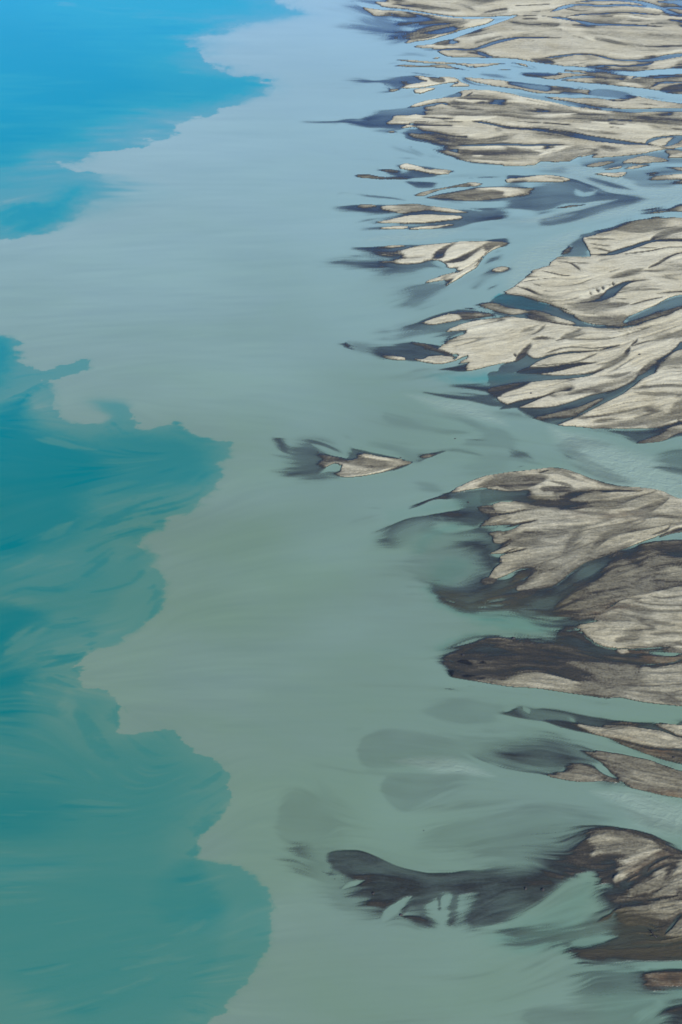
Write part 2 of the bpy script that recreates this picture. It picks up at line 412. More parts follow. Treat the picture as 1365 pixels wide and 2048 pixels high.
d 1.3 s8 1180,240 1240,228 1290,230 1200,255
a 0.32 s30 800,140 1000,165 1130,225 1120,280 1000,215
b 0.22 w30 s30 860,150 1100,190 1365,200
b 0.18 w30 s40 560,800 700,740 900,690
@J
a 0.22 s40 780,140 900,90 1100,60 1220,100 1000,190 850,185
b .78 w26 s18 1180,0 1280,50 1380,90
b .8 w22 s16 1260,160 1365,125 
b .55 w24 s20 560,-10 800,10 1000,60
a 0.22 s24 400,280 560,300 620,360 480,350
a 0.95 s8 330,512 400,470,14 480,438 560,408 700,358 800,350 740,400 690,430 560,438 430,492
b 0.14 w16 s12 500,470 560,452 610,458
a 0.75 s16 700,375 850,352 1050,328 1400,345 1400,470 1250,440 1100,452 1000,487 850,512,30 860,460,40 740,420,30
b .9 w16 s10 760,372 900,355 1060,335 1240,330
a 0.88 s20 80,790,50 110,725,40 200,640,12 330,585,8 600,545,8 900,493,8 1080,540,20 1180,550 1000,620 900,665 700,600,60 560,620,30 470,680,16 330,785,20 230,812,40 150,805,50
a 0.55 s50 230,750 290,690 480,630 470,665 330,765
b .55 w24 s24 560,560 620,590 640,620
a 0.90 s26 540,722,40 700,714,20 850,690 945,660 1060,690 1060,740 1080,805 1130,812 1240,792 1040,900 880,930,40 780,900,60 900,800,50 700,765,50
a 0.29 s60 380,800 600,740 900,780 800,900 560,920
d 1.25 s14 930,500 1060,480 1080,520 1160,545 1000,540
b .7 w10 s14 260,640 400,600
b 0.22 w14 s10 -60,500 60,505 150,515
@K
p 1.9 s4 -433,406 -352,357 -208,294 -37,260 200,234 330,217 440,224 540,254 720,319 880,354 1100,377 1230,409 1365,464 1700,620 1700,690 1365,690 1200,740 1060,790 900,850 770,895 906,858 658,939 615,952 520,1012 366,1132 195,1160 147,1168,8 79,1176 66,1158 105,1115 190,1046 200,999 139,990 19,1042 -67,1077 -146,1083 -135,1055,8 -75,978,8 -41,944,8 -60,925 -50,905 130,860 8,880 -136,888 8,825 44,789 26,771 -55,803 -105,798 -109,753 -131,726 -82,703 8,708 120,650 -37,668 -172,672 -226,681 -172,636 -37,586 120,552 -55,573 -100,546 -127,519 -64,487 53,478 -80,430 -172,375
c .86 s8 -190,384 0,396 170,390 200,435 280,446 400,440 450,410 600,395 850,388 1060,402 860,407 620,422 560,440 480,470 640,490 820,500 1000,450 830,515 640,530 480,546 300,520 160,500 53,478 -64,478 -200,500
c 1.35 s8 -40,290 200,275 310,287 280,330 150,380 0,388 -90,350
c 1.4 s16 -230,370 -150,320 -60,300 -60,360
e 2.1 w7 s4 -330,375 -210,325 -130,290
e 2.1 w7 s3 20,390 100,388 165,382
c 1.35 s14 250,375 420,360 540,388 420,425 330,432
l 1.45 w30 s18 300,320 400,335 520,372
c .88 s6 240,255 320,232 330,240 260,260
e 2.1 w12 s6 440,235 560,300 640,350 760,375 900,362
d 1.9 s8 200,420 280,405 360,400 340,432 240,442
d 1.8 s8 570,438 700,410 800,430 880,430 760,465 640,465
l 1.2 w24 s12 480,530,20 640,515,26 830,508,26 960,460,18 1060,432,10 1170,403,5
c 1.35 s10 860,580 1000,545 1100,505 1260,455 1160,540 1050,580
l 1.25 w22 s10 940,605 1100,590 1250,598 1365,602
c 1.2 s6 622,655 560,720 535,770 440,895 480,800 530,725
c 1.2 s9 650,860 680,800 770,730 900,690 1150,683 1000,715 850,740 780,772 690,850 620,900 620,870
l 1.25 w14 s8 940,690 1000,650
l 1.25 w12 s8 890,690 960,645 1000,635
c 1.2 s8 810,888 870,850 860,875
c 1.3 s10 1110,745 1240,690 1280,655 1240,715
c 1.3 s14 1180,760 1290,700 1365,680 1365,720
l 1.05 w12 s6 -40,590 100,555 260,535
l 1.3 w9 s8 440,540 600,570 700,590
l 1.3 w16 s14 500,560 700,575 860,600
l 1.3 w30 s24 260,700 420,690 560,680
l 1.05 w18 s6 -60,700 60,662 160,642 250,622
c 1.1 s7 -60,850 0,800 80,750 120,718 250,713 300,725 150,742 60,785 0,818
l 1.0 w22 s8 -60,895 60,862 160,850
l 1.35 w24 s18 100,760 300,740 500,700
l 1.35 w30 s20 10,980 200,970 335,940
c 1.3 s20 20,820 140,790 260,800 140,830
l 1.4 w14 s14 700,660 820,600 900,585
e 2.1 w8 s4 770,893 900,847 1060,788 1200,738
e 2.1 w7 s4 -20,885 80,855 150,845
e 2.1 w8 s6 100,690 300,690 560,685
a 0.32 s20 480,-30,10 560,-10 560,100 490,150 380,60
b .82 w24 s10 420,100 520,150 600,170
a 0.50 s30 480,80 620,120 800,240 960,330 880,345 700,300 560,200
a 0.60 s30 1200,150 1280,100 1400,90 1400,260 1280,240
b .85 w22 s12 1060,212 1200,215 1280,220 1400,240
b 0.29 w14 s16 1140,280 1300,310 1365,330
b .75 w26 s20 0,60 120,110 220,160
b 0.29 w40 s24 -60,150 100,160 300,200
b .5 w14 s12 840,340 1000,365 1130,372
@L
a 0.93 s26 330,430,16 250,280,40 380,240,40 480,310,50 560,260,40 660,180,50 500,60,70 700,-40,60 830,40,10 950,90 890,140 800,255 900,270 1060,330 1060,390 1365,330 1365,690,30 1200,640,40 1080,590,40 900,578,40 620,560,40 480,500,40
a 0.29 s60 80,120 250,80 500,40 650,160 500,280 300,260
b .5 w20 s20 500,60 650,50 760,70
b .55 w16 s20 -20,330 150,330 300,340
b 0.29 w16 s20 0,405 150,405 320,415
a 0.22 s60 60,760 260,720 500,740 700,790 400,900 100,860
d .86 s24 450,430 640,430 900,320 1080,220 1110,260 900,370 720,440 620,480
d .95 s14 1080,180 1180,165 1210,210 1110,300 1040,360 1060,390 1250,370 1100,410 960,400 880,400 1000,320
d 1.15 s10 740,290 790,250 880,270 830,300
@M
a 1.02 s16 900,0 560,95 380,190 200,330 0,365 -160,390,120 -200,560,160 0,650,90 200,740 350,705 600,605 750,485 860,435 1050,402 1365,335 1365,-90 1000,-60
d 1.05 s16 900,5 560,110 380,200 200,335 0,370,30 -160,400,160 -160,560,200 0,650,140 200,740,60 350,705 600,605 750,485 860,435 1050,402 1365,335 1365,-90 1000,-60
d .85 s50 860,-10 560,105 400,195 220,330 60,400 -160,520 -160,600 0,640 250,480 400,340 560,230 760,100 950,0
d .72 s70 -400,560,300 0,545,120 200,600 440,600 560,620 380,700 200,740,60 0,760,60 -400,740,300
d 1.7 s50 560,300 650,220 760,130 900,130 940,170 850,250 700,330 600,340
d 1.8 s14 830,310 920,260 1000,205 1010,230 900,295
d 1.8 s24 1100,220 1200,160 1365,150 1365,280 1250,272 1120,255
d 1.3 s40 220,560 380,400 560,350 900,320 1050,245 1365,295 1200,350 1050,390 850,430 700,500 560,560 400,600
d 1.5 s50 1080,20 1365,60 1365,130 1200,150 1050,200 1000,120
d 1.95 s5 575,622 640,570 740,500 860,440 1050,405 1200,365 1365,338 1365,960,14 1200,940,14 900,905,14 700,890,14 560,840,10 410,710 500,670 600,645
d 1.1 s8 740,510 800,505 920,525 760,532 690,550
e 1.3 w16 s8 570,632 640,640 710,660
e 1.4 w18 s14 720,545 900,600 1080,660 1300,682
e 1.4 w14 s12 1050,420 1200,440 1365,420
e 1.4 w14 s12 820,500 1000,545 1200,560 1365,560
e 1.4 w12 s12 860,460 1100,500 1365,505
d 1.5 s24 640,625 760,600 900,640 800,655 700,655
d 1.5 s30 900,745 1010,800 860,860 720,840
d 1.5 s30 900,520 1060,550 1020,600 900,570
e 1.4 w14 s12 1000,780 1200,760 1365,760
e 1.4 w10 s10 1050,850 1250,830 1365,840
d 1.06 s14 180,735,60 410,712 560,842 700,893 900,908 1200,942 1365,965 1365,1012 1000,1045 500,1000 0,900,40 -200,800,80 160,830,60
d 1.3 s8 1080,985 1300,965 1365,965 1365,1010 1180,1020
d 1.9 s8 760,910 850,905 880,935 800,945
d 1.7 s6 1020,930 1060,925 1050,950
a 1.04 s14 -816,985,40 -716,890,60 -556,815,60 -306,775,50 -156,775,50 0,800,50 160,815,50 300,740,30 500,900 1000,1040 1365,1000 1365,1421,4 1032,1391,4 799,1345,4 700,1352,4 500,1331,4 250,1291,4 0,1256,4 -206,1246,5 -506,1202,6 -746,1162,10 -790,1110,14
d 1.2 s70 -400,830 0,840 300,890 700,990 400,960 0,900 -300,880
d 1.06 s70 -750,1000 -400,940 -100,900 200,930 450,1000 640,1160 720,1250 560,1200 300,1130 0,1070 -200,1110 -600,1150
d 1.85 s30 -506,1193,5 -250,1190,14 -100,1110,24 0,1100 100,1105 250,1165 450,1220 620,1255 760,1200,40 900,1180 1000,1062,14 1100,1080 1365,1030,10 1365,1418,4 1032,1388,4 799,1342,4 700,1349,4 500,1328,4 250,1288,4 0,1253,4 -206,1243,4
d 1.55 s70 550,1050 760,1045 960,1075 900,1150 760,1175 600,1110
d 1.3 s24 760,1200 930,1180 945,1240 800,1265
d 1.15 s24 640,1200 740,1190 760,1270 900,1320 720,1290
d 1.5 s24 350,1290 520,1240 640,1290 520,1320
e .7 w10 s5 1190,1035 1280,1025 1365,1000
e 2.1 w8 s3 -506,1197 -206,1241 0,1252 250,1287 500,1328
@L
e .85 w16 s8 430,1000 480,1015 500,1030
z .9 s6 520,1020 560,1000 600,1000 660,1040 640,1050
z .9 s6 720,1035 755,1010 790,1035
z .8 s10 640,1075 690,1085
z .9 s8 430,1100 500,1095 470,1160 430,1130
z .9 s8 560,1150 600,1130 690,1145 620,1162
z .9 s8 700,1180 780,1155 740,1178
@N
a 0.91 s16 170,92,12 330,125,8 400,105,12 470,130 560,108,14 800,145,8 1050,190 1220,198 1365,215 1365,400 1100,355,16 950,295,14 800,252,6 560,188,6 460,172,6 300,147,10
a 0.60 s16 420,100 560,130 700,150 720,180 560,170 460,150
d .97 s12 560,180 740,195 860,225 1050,205 1000,190 1180,205 860,255 700,230
b -.25 w10 s8 430,95 450,115 470,140
b 0.14 w12 s10 690,150 720,175 740,200
d 1.9 s10 755,205 880,222 1050,207,14 1150,225,14 1240,240,8 1365,282,6 1365,348 1200,342 1000,290 860,257,5
d 1.2 s6 900,220 1040,210 960,228
d 1.9 s5 1215,198 1365,210 1365,272 1290,240
d 1.2 s14 930,282 1060,308 1150,345 1365,350 1365,440 1250,420 1120,360
b .9 w24 s20 1270,175 1365,180 1365,190
a 0.27 s30 -100,100,40 50,60,20 160,75 220,110 180,140 240,190 50,195,12 -60,150,30
a 0.50 s30 95,360,10 150,310,60 400,280,70 560,290,60 740,350,40 860,420,20 700,440 640,480,20 480,482,10 250,432,10 150,402,10
a 0.87 s60 380,375 540,335 680,380 720,430 560,415
b .86 w13 s8 105,365,4 190,415,8 300,450,12 430,476,14 560,492,14 720,535,8
a 0.95 s7 540,490 660,478 680,448 760,426 840,438 900,488 1000,537 900,537 740,540 600,507
d 1.9 s8 585,498,4 690,492 700,470 760,443 830,465 895,526,4 740,536,3 640,517,3
d 1.15 s6 680,452 760,430 830,442 890,490 980,534 900,525 820,468 755,448 700,475
a 0.97 s5 762,352 880,368 1030,383 1200,418 1365,473 1365,634 1200,607 1080,572 960,502 880,422 820,390
d 1.8 s10 800,364,4 900,371,4 1030,388,4 1200,423,4 1365,477,4 1365,629,4 1200,602,4 1080,562 1000,500 1010,480 910,412 850,385
d 1.2 s16 900,410 1000,420 1040,450 1060,490 960,480
d 1.45 s14 1020,425 1200,450 1365,500 1365,520 1200,490 1080,470
d 1.3 s10 1060,560 1200,575 1365,595 1365,628 1200,605
d 1.2 s6 800,362 880,375 900,400 830,385
b .5 w40 s40 780,560 960,555 1060,580
a 0.25 s60 -60,880 100,790 300,740 560,700 760,750 850,800 700,900 300,910 0,900
b .55 w14 s16 120,900 220,875 330,855
b 0.22 w14 s16 -60,800 200,760 480,705
b 0.29 w80 s60 1000,680 1200,760 1365,800
@V
a 0.26 s14 518,370,8 530,310,8 580,262,8 680,228,8 780,238,14 900,270,30 1150,320,50 1150,400,40 800,440,40 620,470,30 540,430,8
a 0.27 s30 655,590,10 700,505,8 900,515,30 1100,520,60 950,650,60 800,720,14 700,670,8
b 0.29 w20 s16 700,510 760,530 860,550
a 0.23 s26 50,850,14 60,690,14 160,600,30 400,760,60 330,880,60 120,905,20
b 0.24 w50 s40 280,530 340,640 540,720
b 0.20 w20 s20 200,430 480,482 700,500 1000,510
a 0.30 s20 940,110 1060,65 1200,75 1365,90 1300,180 1150,195 980,150
a 0.24 s40 880,900 1050,820 1365,750 1365,830 1100,900
b 0.18 w14 s24 400,225 600,225
@O
a 0.87 s16 200,222,60 300,222,30 420,212,8 560,197,5 640,212,5 760,265,5 880,313,5 1050,348,6 1200,355,8 1365,345,8 1550,315,14 1680,295,14 1860,340,14 1960,350,30 1950,420,30 1830,545,30 1690,650,16 1540,690,14 1330,705,14 1360,560,16 1405,455,12 1360,450,10 1265,490,14 1240,660,20 1200,700,20 1190,640,12 1215,490,10 1150,485,12 1130,610,10 1120,515,10 1060,540,14 1030,590,14 1080,700,30 1000,705,30 880,645,24 855,605,14 955,515,8 930,490,8 880,500,8 830,560,14 770,620,30 690,610,30 700,560,20 560,560,50 480,520,50 630,490,14 620,460,10 480,462,30 630,410,10 500,375,10 440,420,30 400,400,30 330,330,70 260,290,100
a 0.29 s60 350,240 600,250 900,400 900,640 700,640 400,470
a 0.87 s12 400,215 560,199,5 640,213,5 760,266,5 880,314,5 1050,349,6 1200,356,8 1365,346 1330,470 1150,480 1060,530 960,510 880,490 830,540 760,560 660,540 640,420 480,360 400,300
a 0.95 s50 600,440 700,360 900,390 1000,440 960,560 860,500 780,590 700,560
b .96 w40 s20 890,640 980,655 1070,695
b .9 w30 s24 540,545 620,520 700,510
b .85 w30 s30 380,380 440,330 560,300
b .78 w10 s6 1120,480 1130,560 1130,600
b .78 w26 s14 1230,480 1215,600 1205,680
b -.25 w44 s10 955,500 880,545 800,620 740,690
b -.25 w40 s12 480,460 560,420 640,400
e .86 w80 s50 740,480 790,540 780,600
e .9 w70 s40 960,540 900,600 880,640
e .97 w44 s30 880,645 970,655 1070,695
e .85 w40 s40 540,545 620,520 700,510
e .84 w60 s50 370,330 420,370 440,400
e .75 w14 s12 1120,500 1130,560 1130,605
e .75 w40 s24 1240,480 1220,600 1205,690
d .88 s50 1050,420 1365,380 1560,420 1420,470 1200,480 1000,560
@Q
a 0.93 s50 150,480 190,390 330,340 430,325 520,330 600,375 480,440 330,440 250,520 160,640 120,670
b .85 w14 s8 430,320 520,330 610,385
b -.25 w16 s10 470,295 560,335 650,375
a 0.95 s40 500,290,10 620,298,12 700,270,20 650,230,60 700,130,60 830,92,16 1000,108,8 1150,138,8 1250,195,20 1400,270,30 1400,340 1000,400 950,450 830,420,40 760,400,40 640,380,40
a 0.32 s80 250,190 500,90 760,60 900,80 800,280 600,280 350,320
d 1.05 s50 830,280 960,280 1000,340 960,430 900,420
d .97 s24 1000,420 1100,330 1250,270 1365,280 1365,330 1150,400 1050,500
d 1.85 s20 815,160,30 880,122,14 1000,118,8 1100,142,8 1200,198,14 1250,245,30 1165,290,20 1100,345,20 1040,400,14 960,427,10 990,335,24 960,290,14 1010,272 930,258,14 820,278,8 850,225,20
d 1.3 s16 950,210 1060,170 1150,180 1080,220 1000,260 1120,250 980,300 1060,270 930,255
d 1.2 s14 1080,330 1160,280 1240,240 1280,260 1160,320
d 1.3 s14 1160,360 1260,280 1365,270 1365,330 1240,330
d 1.85 s14 1085,455 1150,400 1220,340 1300,315 1290,380 1260,420 1160,480 1130,470 1040,505
d 1.85 s12 1190,520 1220,480 1280,420 1320,320 1365,290 1365,450 1330,500
e 1.15 w14 s8 1140,520 1190,480 1250,430 1290,360 1330,310
e 1.1 w10 s6 1300,440 1340,480 1320,505
a 1.08 s70 660,260,120 800,130,60 900,100,20 1000,104,10 1150,134,10 1260,200,30 1365,290,40 1365,890,14 1100,872,40 900,860,60 800,830,60 880,770,80 960,700,60 860,640,80 830,560,90 860,480,90 830,400,60 740,370,60
a 0.97 s30 810,560,50 900,470,40 1050,490,14 1190,520 1365,500 1365,890,14 1100,870,30 900,860,50 800,830,50 860,770,50 1000,720,40 860,660,50
d 1.15 s60 1000,530 1200,520 1365,520 1365,700 1270,740 1150,640 1100,600 1180,560
e .9 w16 s8 1150,530 1250,520 1340,500
d 1.8 s20 1185,595 1230,542 1365,525 1365,585 1300,618
d 1.75 s7 1265,735 1320,682 1365,645 1365,735
e .8 w12 s6 1262,730 1310,670 1365,610
a -0.25 s30 400,650,30 560,545,20 700,455,30 820,375,20 835,410,30 760,520,60 830,580,60 650,690,70 400,720,80
a 0.66 s30 350,730,80 520,705,40 760,700,60 860,670,60 840,740,60 640,770,30 400,785,80
b .7 w20 s14 540,810 600,785 660,765
b -.25 w30 s40 700,800 860,765 1000,740
b -.25 w24 s30 860,480 920,430 960,400
b .9 w14 s8 860,660 920,630 960,600
a 0.95 s30 1010,1050,50 1040,960,30 1160,938,8 1365,928,4 1365,1065,14 1150,1075,30
d 1.15 s20 1160,960 1365,940 1365,1050 1180,1040
e .8 w9 s4 1130,936 1250,932 1365,927
d 1.05 s20 1220,960 1320,960 1300,1000 1240,990
a 0.55 s60 770,1090,60 850,970,80 1050,950 1040,1080 850,1100
a 0.32 s80 460,1220,30 480,1180,30 600,1170,60 800,1150,80 1200,1100 1365,1080 1365,1300 500,1300
b -.25 w30 s30 1200,1090 1240,1150 1150,1200 1100,1256
a 0.95 s40 1290,1180 1365,1150 1365,1240 1320,1230
b 0.25 w60 s60 380,960 540,880 600,830
@B
l 1.35 w8 s8 0,228 70,236 140,230
l 1.4 w10 s10 60,325 160,318 260,330
l 1.3 w6 s5 560,414 680,426 830,460
l 1.35 w8 s6 300,482 400,455 520,435
l 1.3 w6 s5 400,510 560,500 700,470
l 1.35 w8 s8 820,170 860,150 900,155
l 1.4 w12 s10 1000,270 1150,280 1365,300
l 1.4 w10 s10 400,60 560,85 700,70
l .85 w6 s4 160,505 200,520 240,540
l .8 w7 s4 0,505 60,520 160,530 240,548
l 1.3 w8 s6 1230,540 1290,520 1330,545
l .8 w7 s4 1190,600 1230,612 1365,605
l .85 w6 s4 800,560 900,580 1010,585
l .8 w6 s4 740,770 860,790 960,775
l 1.35 w10 s8 560,790 700,800 830,815
l .82 w6 s4 1000,745 1120,760 1230,775
l 1.35 w12 s10 940,810 1080,815 1200,830
e 2.1 w10 s5 1100,430 1250,415 1365,395
e 2.05 w10 s6 400,215 560,270 700,330
e 2.05 w12 s6 700,140 900,125 1100,150 1300,150
e 2 w8 s4 560,655 640,640 760,650
e 2 w10 s5 830,665 900,655 980,672
@A
l 1.35 w6 s6 1150,60 1250,40 1365,45
l 1.4 w8 s8 800,20 1000,40 1120,90
l 1.35 w8 s8 980,300 1150,270 1300,250
l 1.35 w10 s10 1100,350 1240,300 1365,280
l 1.4 w6 s6 960,290 1100,260 1250,220
l .82 w8 s5 700,470 780,480 880,500
l .85 w6 s4 960,480 1080,500 1180,495 1300,480
l .8 w8 s5 1100,570 1200,560 1365,565
c .75 s10 1100,575 1250,570 1365,590 1365,610 1250,605
l .8 w10 s5 560,560 700,575 860,600
l 1.3 w8 s6 1030,510 1100,530 1160,505
@L
d -.1 s60 -200,620,80 300,640,60 600,610,50 900,600,50 1200,650,60 1330,725,50 1200,765,40 900,755,40 650,785,40 450,870,50 200,960,90 -200,900,120
@B
c 1.47 s18 -240,810 -60,775 100,760 300,805 560,872 900,892 1365,884 1365,960 1000,950 640,935 300,930 0,950 -200,900
e 2.05 w18 s8 480,842 640,868 860,888
e 2 w16 s10 -100,800 100,790 300,830
c 1.45 s14 300,235 560,215 760,225 900,270 700,280 480,262
c 1.42 s14 860,140 1000,120 1200,150 1365,160 1365,185 1100,172 940,170
c 1.45 s12 500,140 640,130 800,150 800,178 640,170
c 1.42 s12 1000,600 1300,595 1365,610 1365,640 1150,625
@D
c 1.45 s18 0,30 300,35 640,20 1000,50 1365,95 1365,130 1000,100 640,110 300,88 100,70
e 2.05 w22 s10 640,95 860,110 1100,130 1300,140
e 2.05 w12 s6 200,52 400,40 600,25
c 1.42 s14 0,292 120,305 330,318 280,365 150,395 0,390
e 2.05 w12 s6 180,310 300,330 400,300
@C
c 1.45 s16 700,-30 1000,-20 1365,0 1365,50 1100,40 860,40 740,20
e 2.05 w16 s7 500,70 700,64 900,72 1200,58
c 1.42 s12 780,175 1000,215 1200,235 1365,215 1365,240 1100,262 900,230
e 2.05 w10 s5 820,165 1000,185 1200,190
e 2 w8 s4 940,215 1060,200 1200,185
e 2 w8 s4 1060,240 1200,218 1300,195
c 1.42 s10 800,290 980,300 1200,330 1365,320 1365,395 1100,388 960,375
e 2.05 w12 s5 1080,398 1365,412
@A
c 1.45 s14 900,800 1100,740 1365,770 1365,840 1100,835 900,830
e 2 w16 s6 930,778 1100,795 1365,800
c 1.42 s12 620,200 800,170 1000,165 1040,200 960,240 760,300 620,300
e 2 w8 s4 620,325 760,302 900,260 1030,220 1180,175
@G
d .96 s8 58,115,14 98,92 138,108 170,153 122,148 80,132
d 1.12 s4 92,110 112,98 136,122 120,136
e 1.6 w7 s4 100,118 115,112 130,124
'''
LAKE = '''
@R
P .34 s4 1190,-300,20 1180,0,14 1230,35,10 1290,62,40 1100,90,90 900,140,50 815,160,20 800,185,4 850,210,4 830,245,4 900,285,4 960,312,4 1010,326,4 1080,330,6 1145,352,8 1100,400,40 1040,450,10 960,465,4 870,500,4 755,518,4 770,545,6 720,590,8 620,605,4 560,640,4 390,655,4 380,675,6 320,690,6 225,692,4 260,710,4 330,725,6 420,738,10 500,760,60 570,820,130 400,870,130 260,940,90 210,990,14 110,1012,4 0,1018,4 -300,1020,4 -3000,1020 -3000,-300
P .02 s160 -3000,-300 100,-300 200,60 560,120 740,180 640,260 800,320 900,360 700,430 400,540 200,640 60,720 -3000,720
P .12 s120 300,60 700,90 900,110 700,160 500,120
P .16 s60 700,330 900,350 1080,350 1000,400 800,420
P .3 s80 200,-100 1000,-60 1150,40 900,90 600,70 300,40
P .5 s40 160,690 240,715 320,740 260,770 200,740
P .5 s30 150,640 300,650 390,655 330,690 200,690 100,720
L .08 w16 s14 -20,965 60,925 130,890 240,870
P .12 s60 60,900 240,860 330,800 300,900 180,980 60,1000
L .5 w9 s8 190,20 260,10 330,30
L .5 w14 s20 130,760 260,740 420,760
L .5 w10 s14 760,280 860,290 960,320
@S
P .42 s4 -3000,90 -300,90 0,95,20 60,105,14 115,120,4 95,160,4 105,215,4 160,255,4 250,270,4 380,245,4 445,222,4 475,235,4 460,275,5 330,310,6 230,345,6 165,400,4 220,360,10 300,400,8 295,480,4 340,540,4 380,560,4 470,570,8 560,560,20 600,520,40 500,450,90 590,435,80 690,445,50 740,500,6 745,545,6 760,590,10 830,600,16 950,550,8 1000,570,4 1080,640,4 1160,660,4 1270,670,4 1260,740,24 1200,790,10 1220,850,6 1170,930,16 1100,985,16 1040,1050,20 950,1070,20 920,1090,10 890,1140,8 840,1140,4 780,1185,4 780,1245,4 820,1315,4 870,1365,4 905,1465,4 870,1555,6 830,1625,6 760,1685,6 640,1775,8 510,1795,8 505,1805,4 450,1845,4 415,1895,4 440,1965,4 470,2005,4 560,2025,4 640,2065,6 655,2125,4 636,2235,4 708,2253,8 840,2241,8 960,2241,4 996,2295,4 1080,2355,4 1212,2427,4 1248,2560,4 1278,2619,4 1224,2685,4 1152,2751,4 1086,2835,4 1068,2931,4 1080,2945,4 1200,2967,4 1308,2985,8 1416,3063,10 1482,3183,10 1488,3303,10 1452,3447,10 1368,3579,6 1260,3699,4 1224,3771,4 1128,3844,4 960,4100 -3000,4100
P .62 s40 165,400 230,360 310,370 300,470 340,540 420,570 300,580 180,530 150,450
P .05 s120 -3000,520 -100,500 100,430,40 160,405,8 150,470,40 200,600 500,690 700,740 800,850 500,950 300,1100 100,1250 -200,1350 -3000,1350
P .2 s100 600,640 1000,640 1150,720 1150,860 900,930 650,940 600,800
P .55 s30 470,240 440,270 200,300 110,330 60,250 90,180 110,230 220,280
L .1 w14 s14 40,430 120,405 220,350 330,310
P .14 s60 -100,100 60,130 40,280 -100,380
L .3 w16 s20 60,330 160,300 320,285
L .15 w12 s14 600,545 650,600 720,650
P .3 s30 960,555 1060,640 1150,665 1050,670 980,610
L .55 w20 s20 220,630 400,690 540,710
L .5 w8 s8 500,1140 700,1060 900,990 1050,960
L .5 w8 s8 350,1120 560,1030 760,980 930,945
L .12 w18 s14 480,1140 700,1080 800,1040 960,1000 1080,950 1160,870
L .5 w7 s7 780,1020 960,985 1080,940 1140,880
L .12 w9 s9 830,1110 920,1090 1050,1050
L .5 w9 s9 1000,1050 1100,1000 1180,930
@T
P .1 s100 -200,-20 300,-20 500,80 400,200 100,330 -200,500
P .5 s40 600,100 900,80 880,150 780,200 700,260 600,240
P .56 s50 540,640 640,520 780,380 800,250 870,390 900,480 860,580 760,700 640,790 510,805 500,700
P .42 s60 300,560 540,540 640,340 780,270 760,420 600,500 560,600
L .1 w20 s16 420,190 600,110 760,60 900,10 1000,-20
L .1 w18 s14 460,300 620,210 780,160 850,155
L .12 w14 s12 -40,540 120,480 280,500 420,460 540,360 620,280
L .15 w10 s9 490,505 600,490 720,450 790,370
L .22 w10 s8 780,690 830,620 850,540 840,450
L .08 w18 s16 260,690 400,680 530,655
L .55 w40 s20 30,845 100,790 180,740 240,690
L .5 w30 s24 200,900 320,870 440,830
L .1 w18 s16 120,910 240,860 380,850 470,830
L .1 w26 s14 220,910 330,880 470,830
P .12 s60 -200,560 260,620 250,700 60,840 -200,900
L .5 w20 s20 100,250 240,200 400,110
L .45 w10 s10 300,300 460,250 640,190
L .5 w9 s9 80,440 260,370 440,320
L .12 w12 s10 490,690 500,760 500,820
L .15 w12 s10 425,880 415,920 440,980
L .1 w24 s20 250,950 320,990 400,1020
L .55 w60 s40 150,960 170,1060
P .62 s24 375,1035 330,1110 350,1150 400,1150 410,1090
P .05 s100 -200,900 60,920 120,1050 60,1150 -200,1150
@U
P .1 s120 -300,-40 80,-40 130,150 60,300 -300,400
P .62 s30 310,90 275,150 285,230 345,240 350,160
P .5 s60 200,220 340,240 480,380 500,430 300,350
L .2 w14 s14 350,170 370,220 440,330 540,430
P .3 s160 -300,200 200,300 500,450 800,480 700,700 300,800 -300,700
P .15 s160 -300,500 200,560 300,650 200,750 -300,760
L .25 w9 s8 860,540 940,510 1010,455
L .25 w14 s12 880,760 940,710 1010,640
L .22 w14 s10 815,285 835,330 
L .22 w16 s12 530,260 538,200 545,150
L .22 w20 s14 890,860 895,790 
L .3 w30 s14 880,960 885,900
P .34 s200 -300,900 500,900 700,1100 500,1500 200,1600 -300,1600
P .5 s50 890,870 1090,900 1180,970 1230,1080 1230,1180 1200,1280 1120,1390 1040,1490 980,1560 900,1611 1000,1300 1040,1120 950,1030 900,960
P .28 s70 880,860 980,1000 1010,1070 880,1130 760,1130 700,1000
L .25 w10 s8 680,1060 740,1070 800,1078
L .25 w12 s10 840,1180 900,1140 980,1110 1020,1050
L .52 w7 s7 880,1190 940,1120
L .28 w12 s12 500,1370 640,1340 820,1320
L .55 w9 s9 540,1380 680,1330 860,1270
L .55 w10 s9 460,1480 600,1440 720,1390
L .28 w10 s9 480,1510 600,1460 740,1400
L .55 w9 s9 600,1290 700,1270 780,1240
L .3 w9 s9 640,1250 720,1235 800,1220
L .24 w24 s20 850,1540 920,1555 960,1575
P .5 s120 -300,1380 100,1450 300,1560 200,1700 -300,1700
@G
P .66 s110 780,350 1000,330 1365,330 1600,360 1450,405 1300,430 1000,430 880,400
L .75 w14 s10 760,370 830,340 900,325
L .6 w20 s14 1260,605 1330,600 1400,620
@E
P .4 s40 1260,640 1300,600 1365,565 1500,580 1600,640 1700,700 1500,720 1365,660 1300,650
@J
P .82 s90 350,510 520,460 700,420 900,400 1100,400 1000,490 700,540 450,560 300,600
P .80 s90 380,790 500,680 700,630 900,650 800,700 600,760 450,900 380,880
P .84 s70 150,560 200,510 320,500 330,560 200,610
@L
P .78 s120 300,120 500,60 700,150 500,300 250,330 250,200
P .76 s100 250,330 600,520 1000,560 1365,650 1500,700 1365,760 1000,750 600,640 300,480
P .82 s90 330,880 600,760 900,750 500,850 400,950
@Q
P .82 s120 350,650 600,540 820,400 850,600 700,800 400,860 200,760
P .8 s90 640,780 820,740 1000,720 900,790 780,860 640,830
P .86 s140 700,900 1000,870 1365,880 1365,1300 900,1300 800,1100
'''
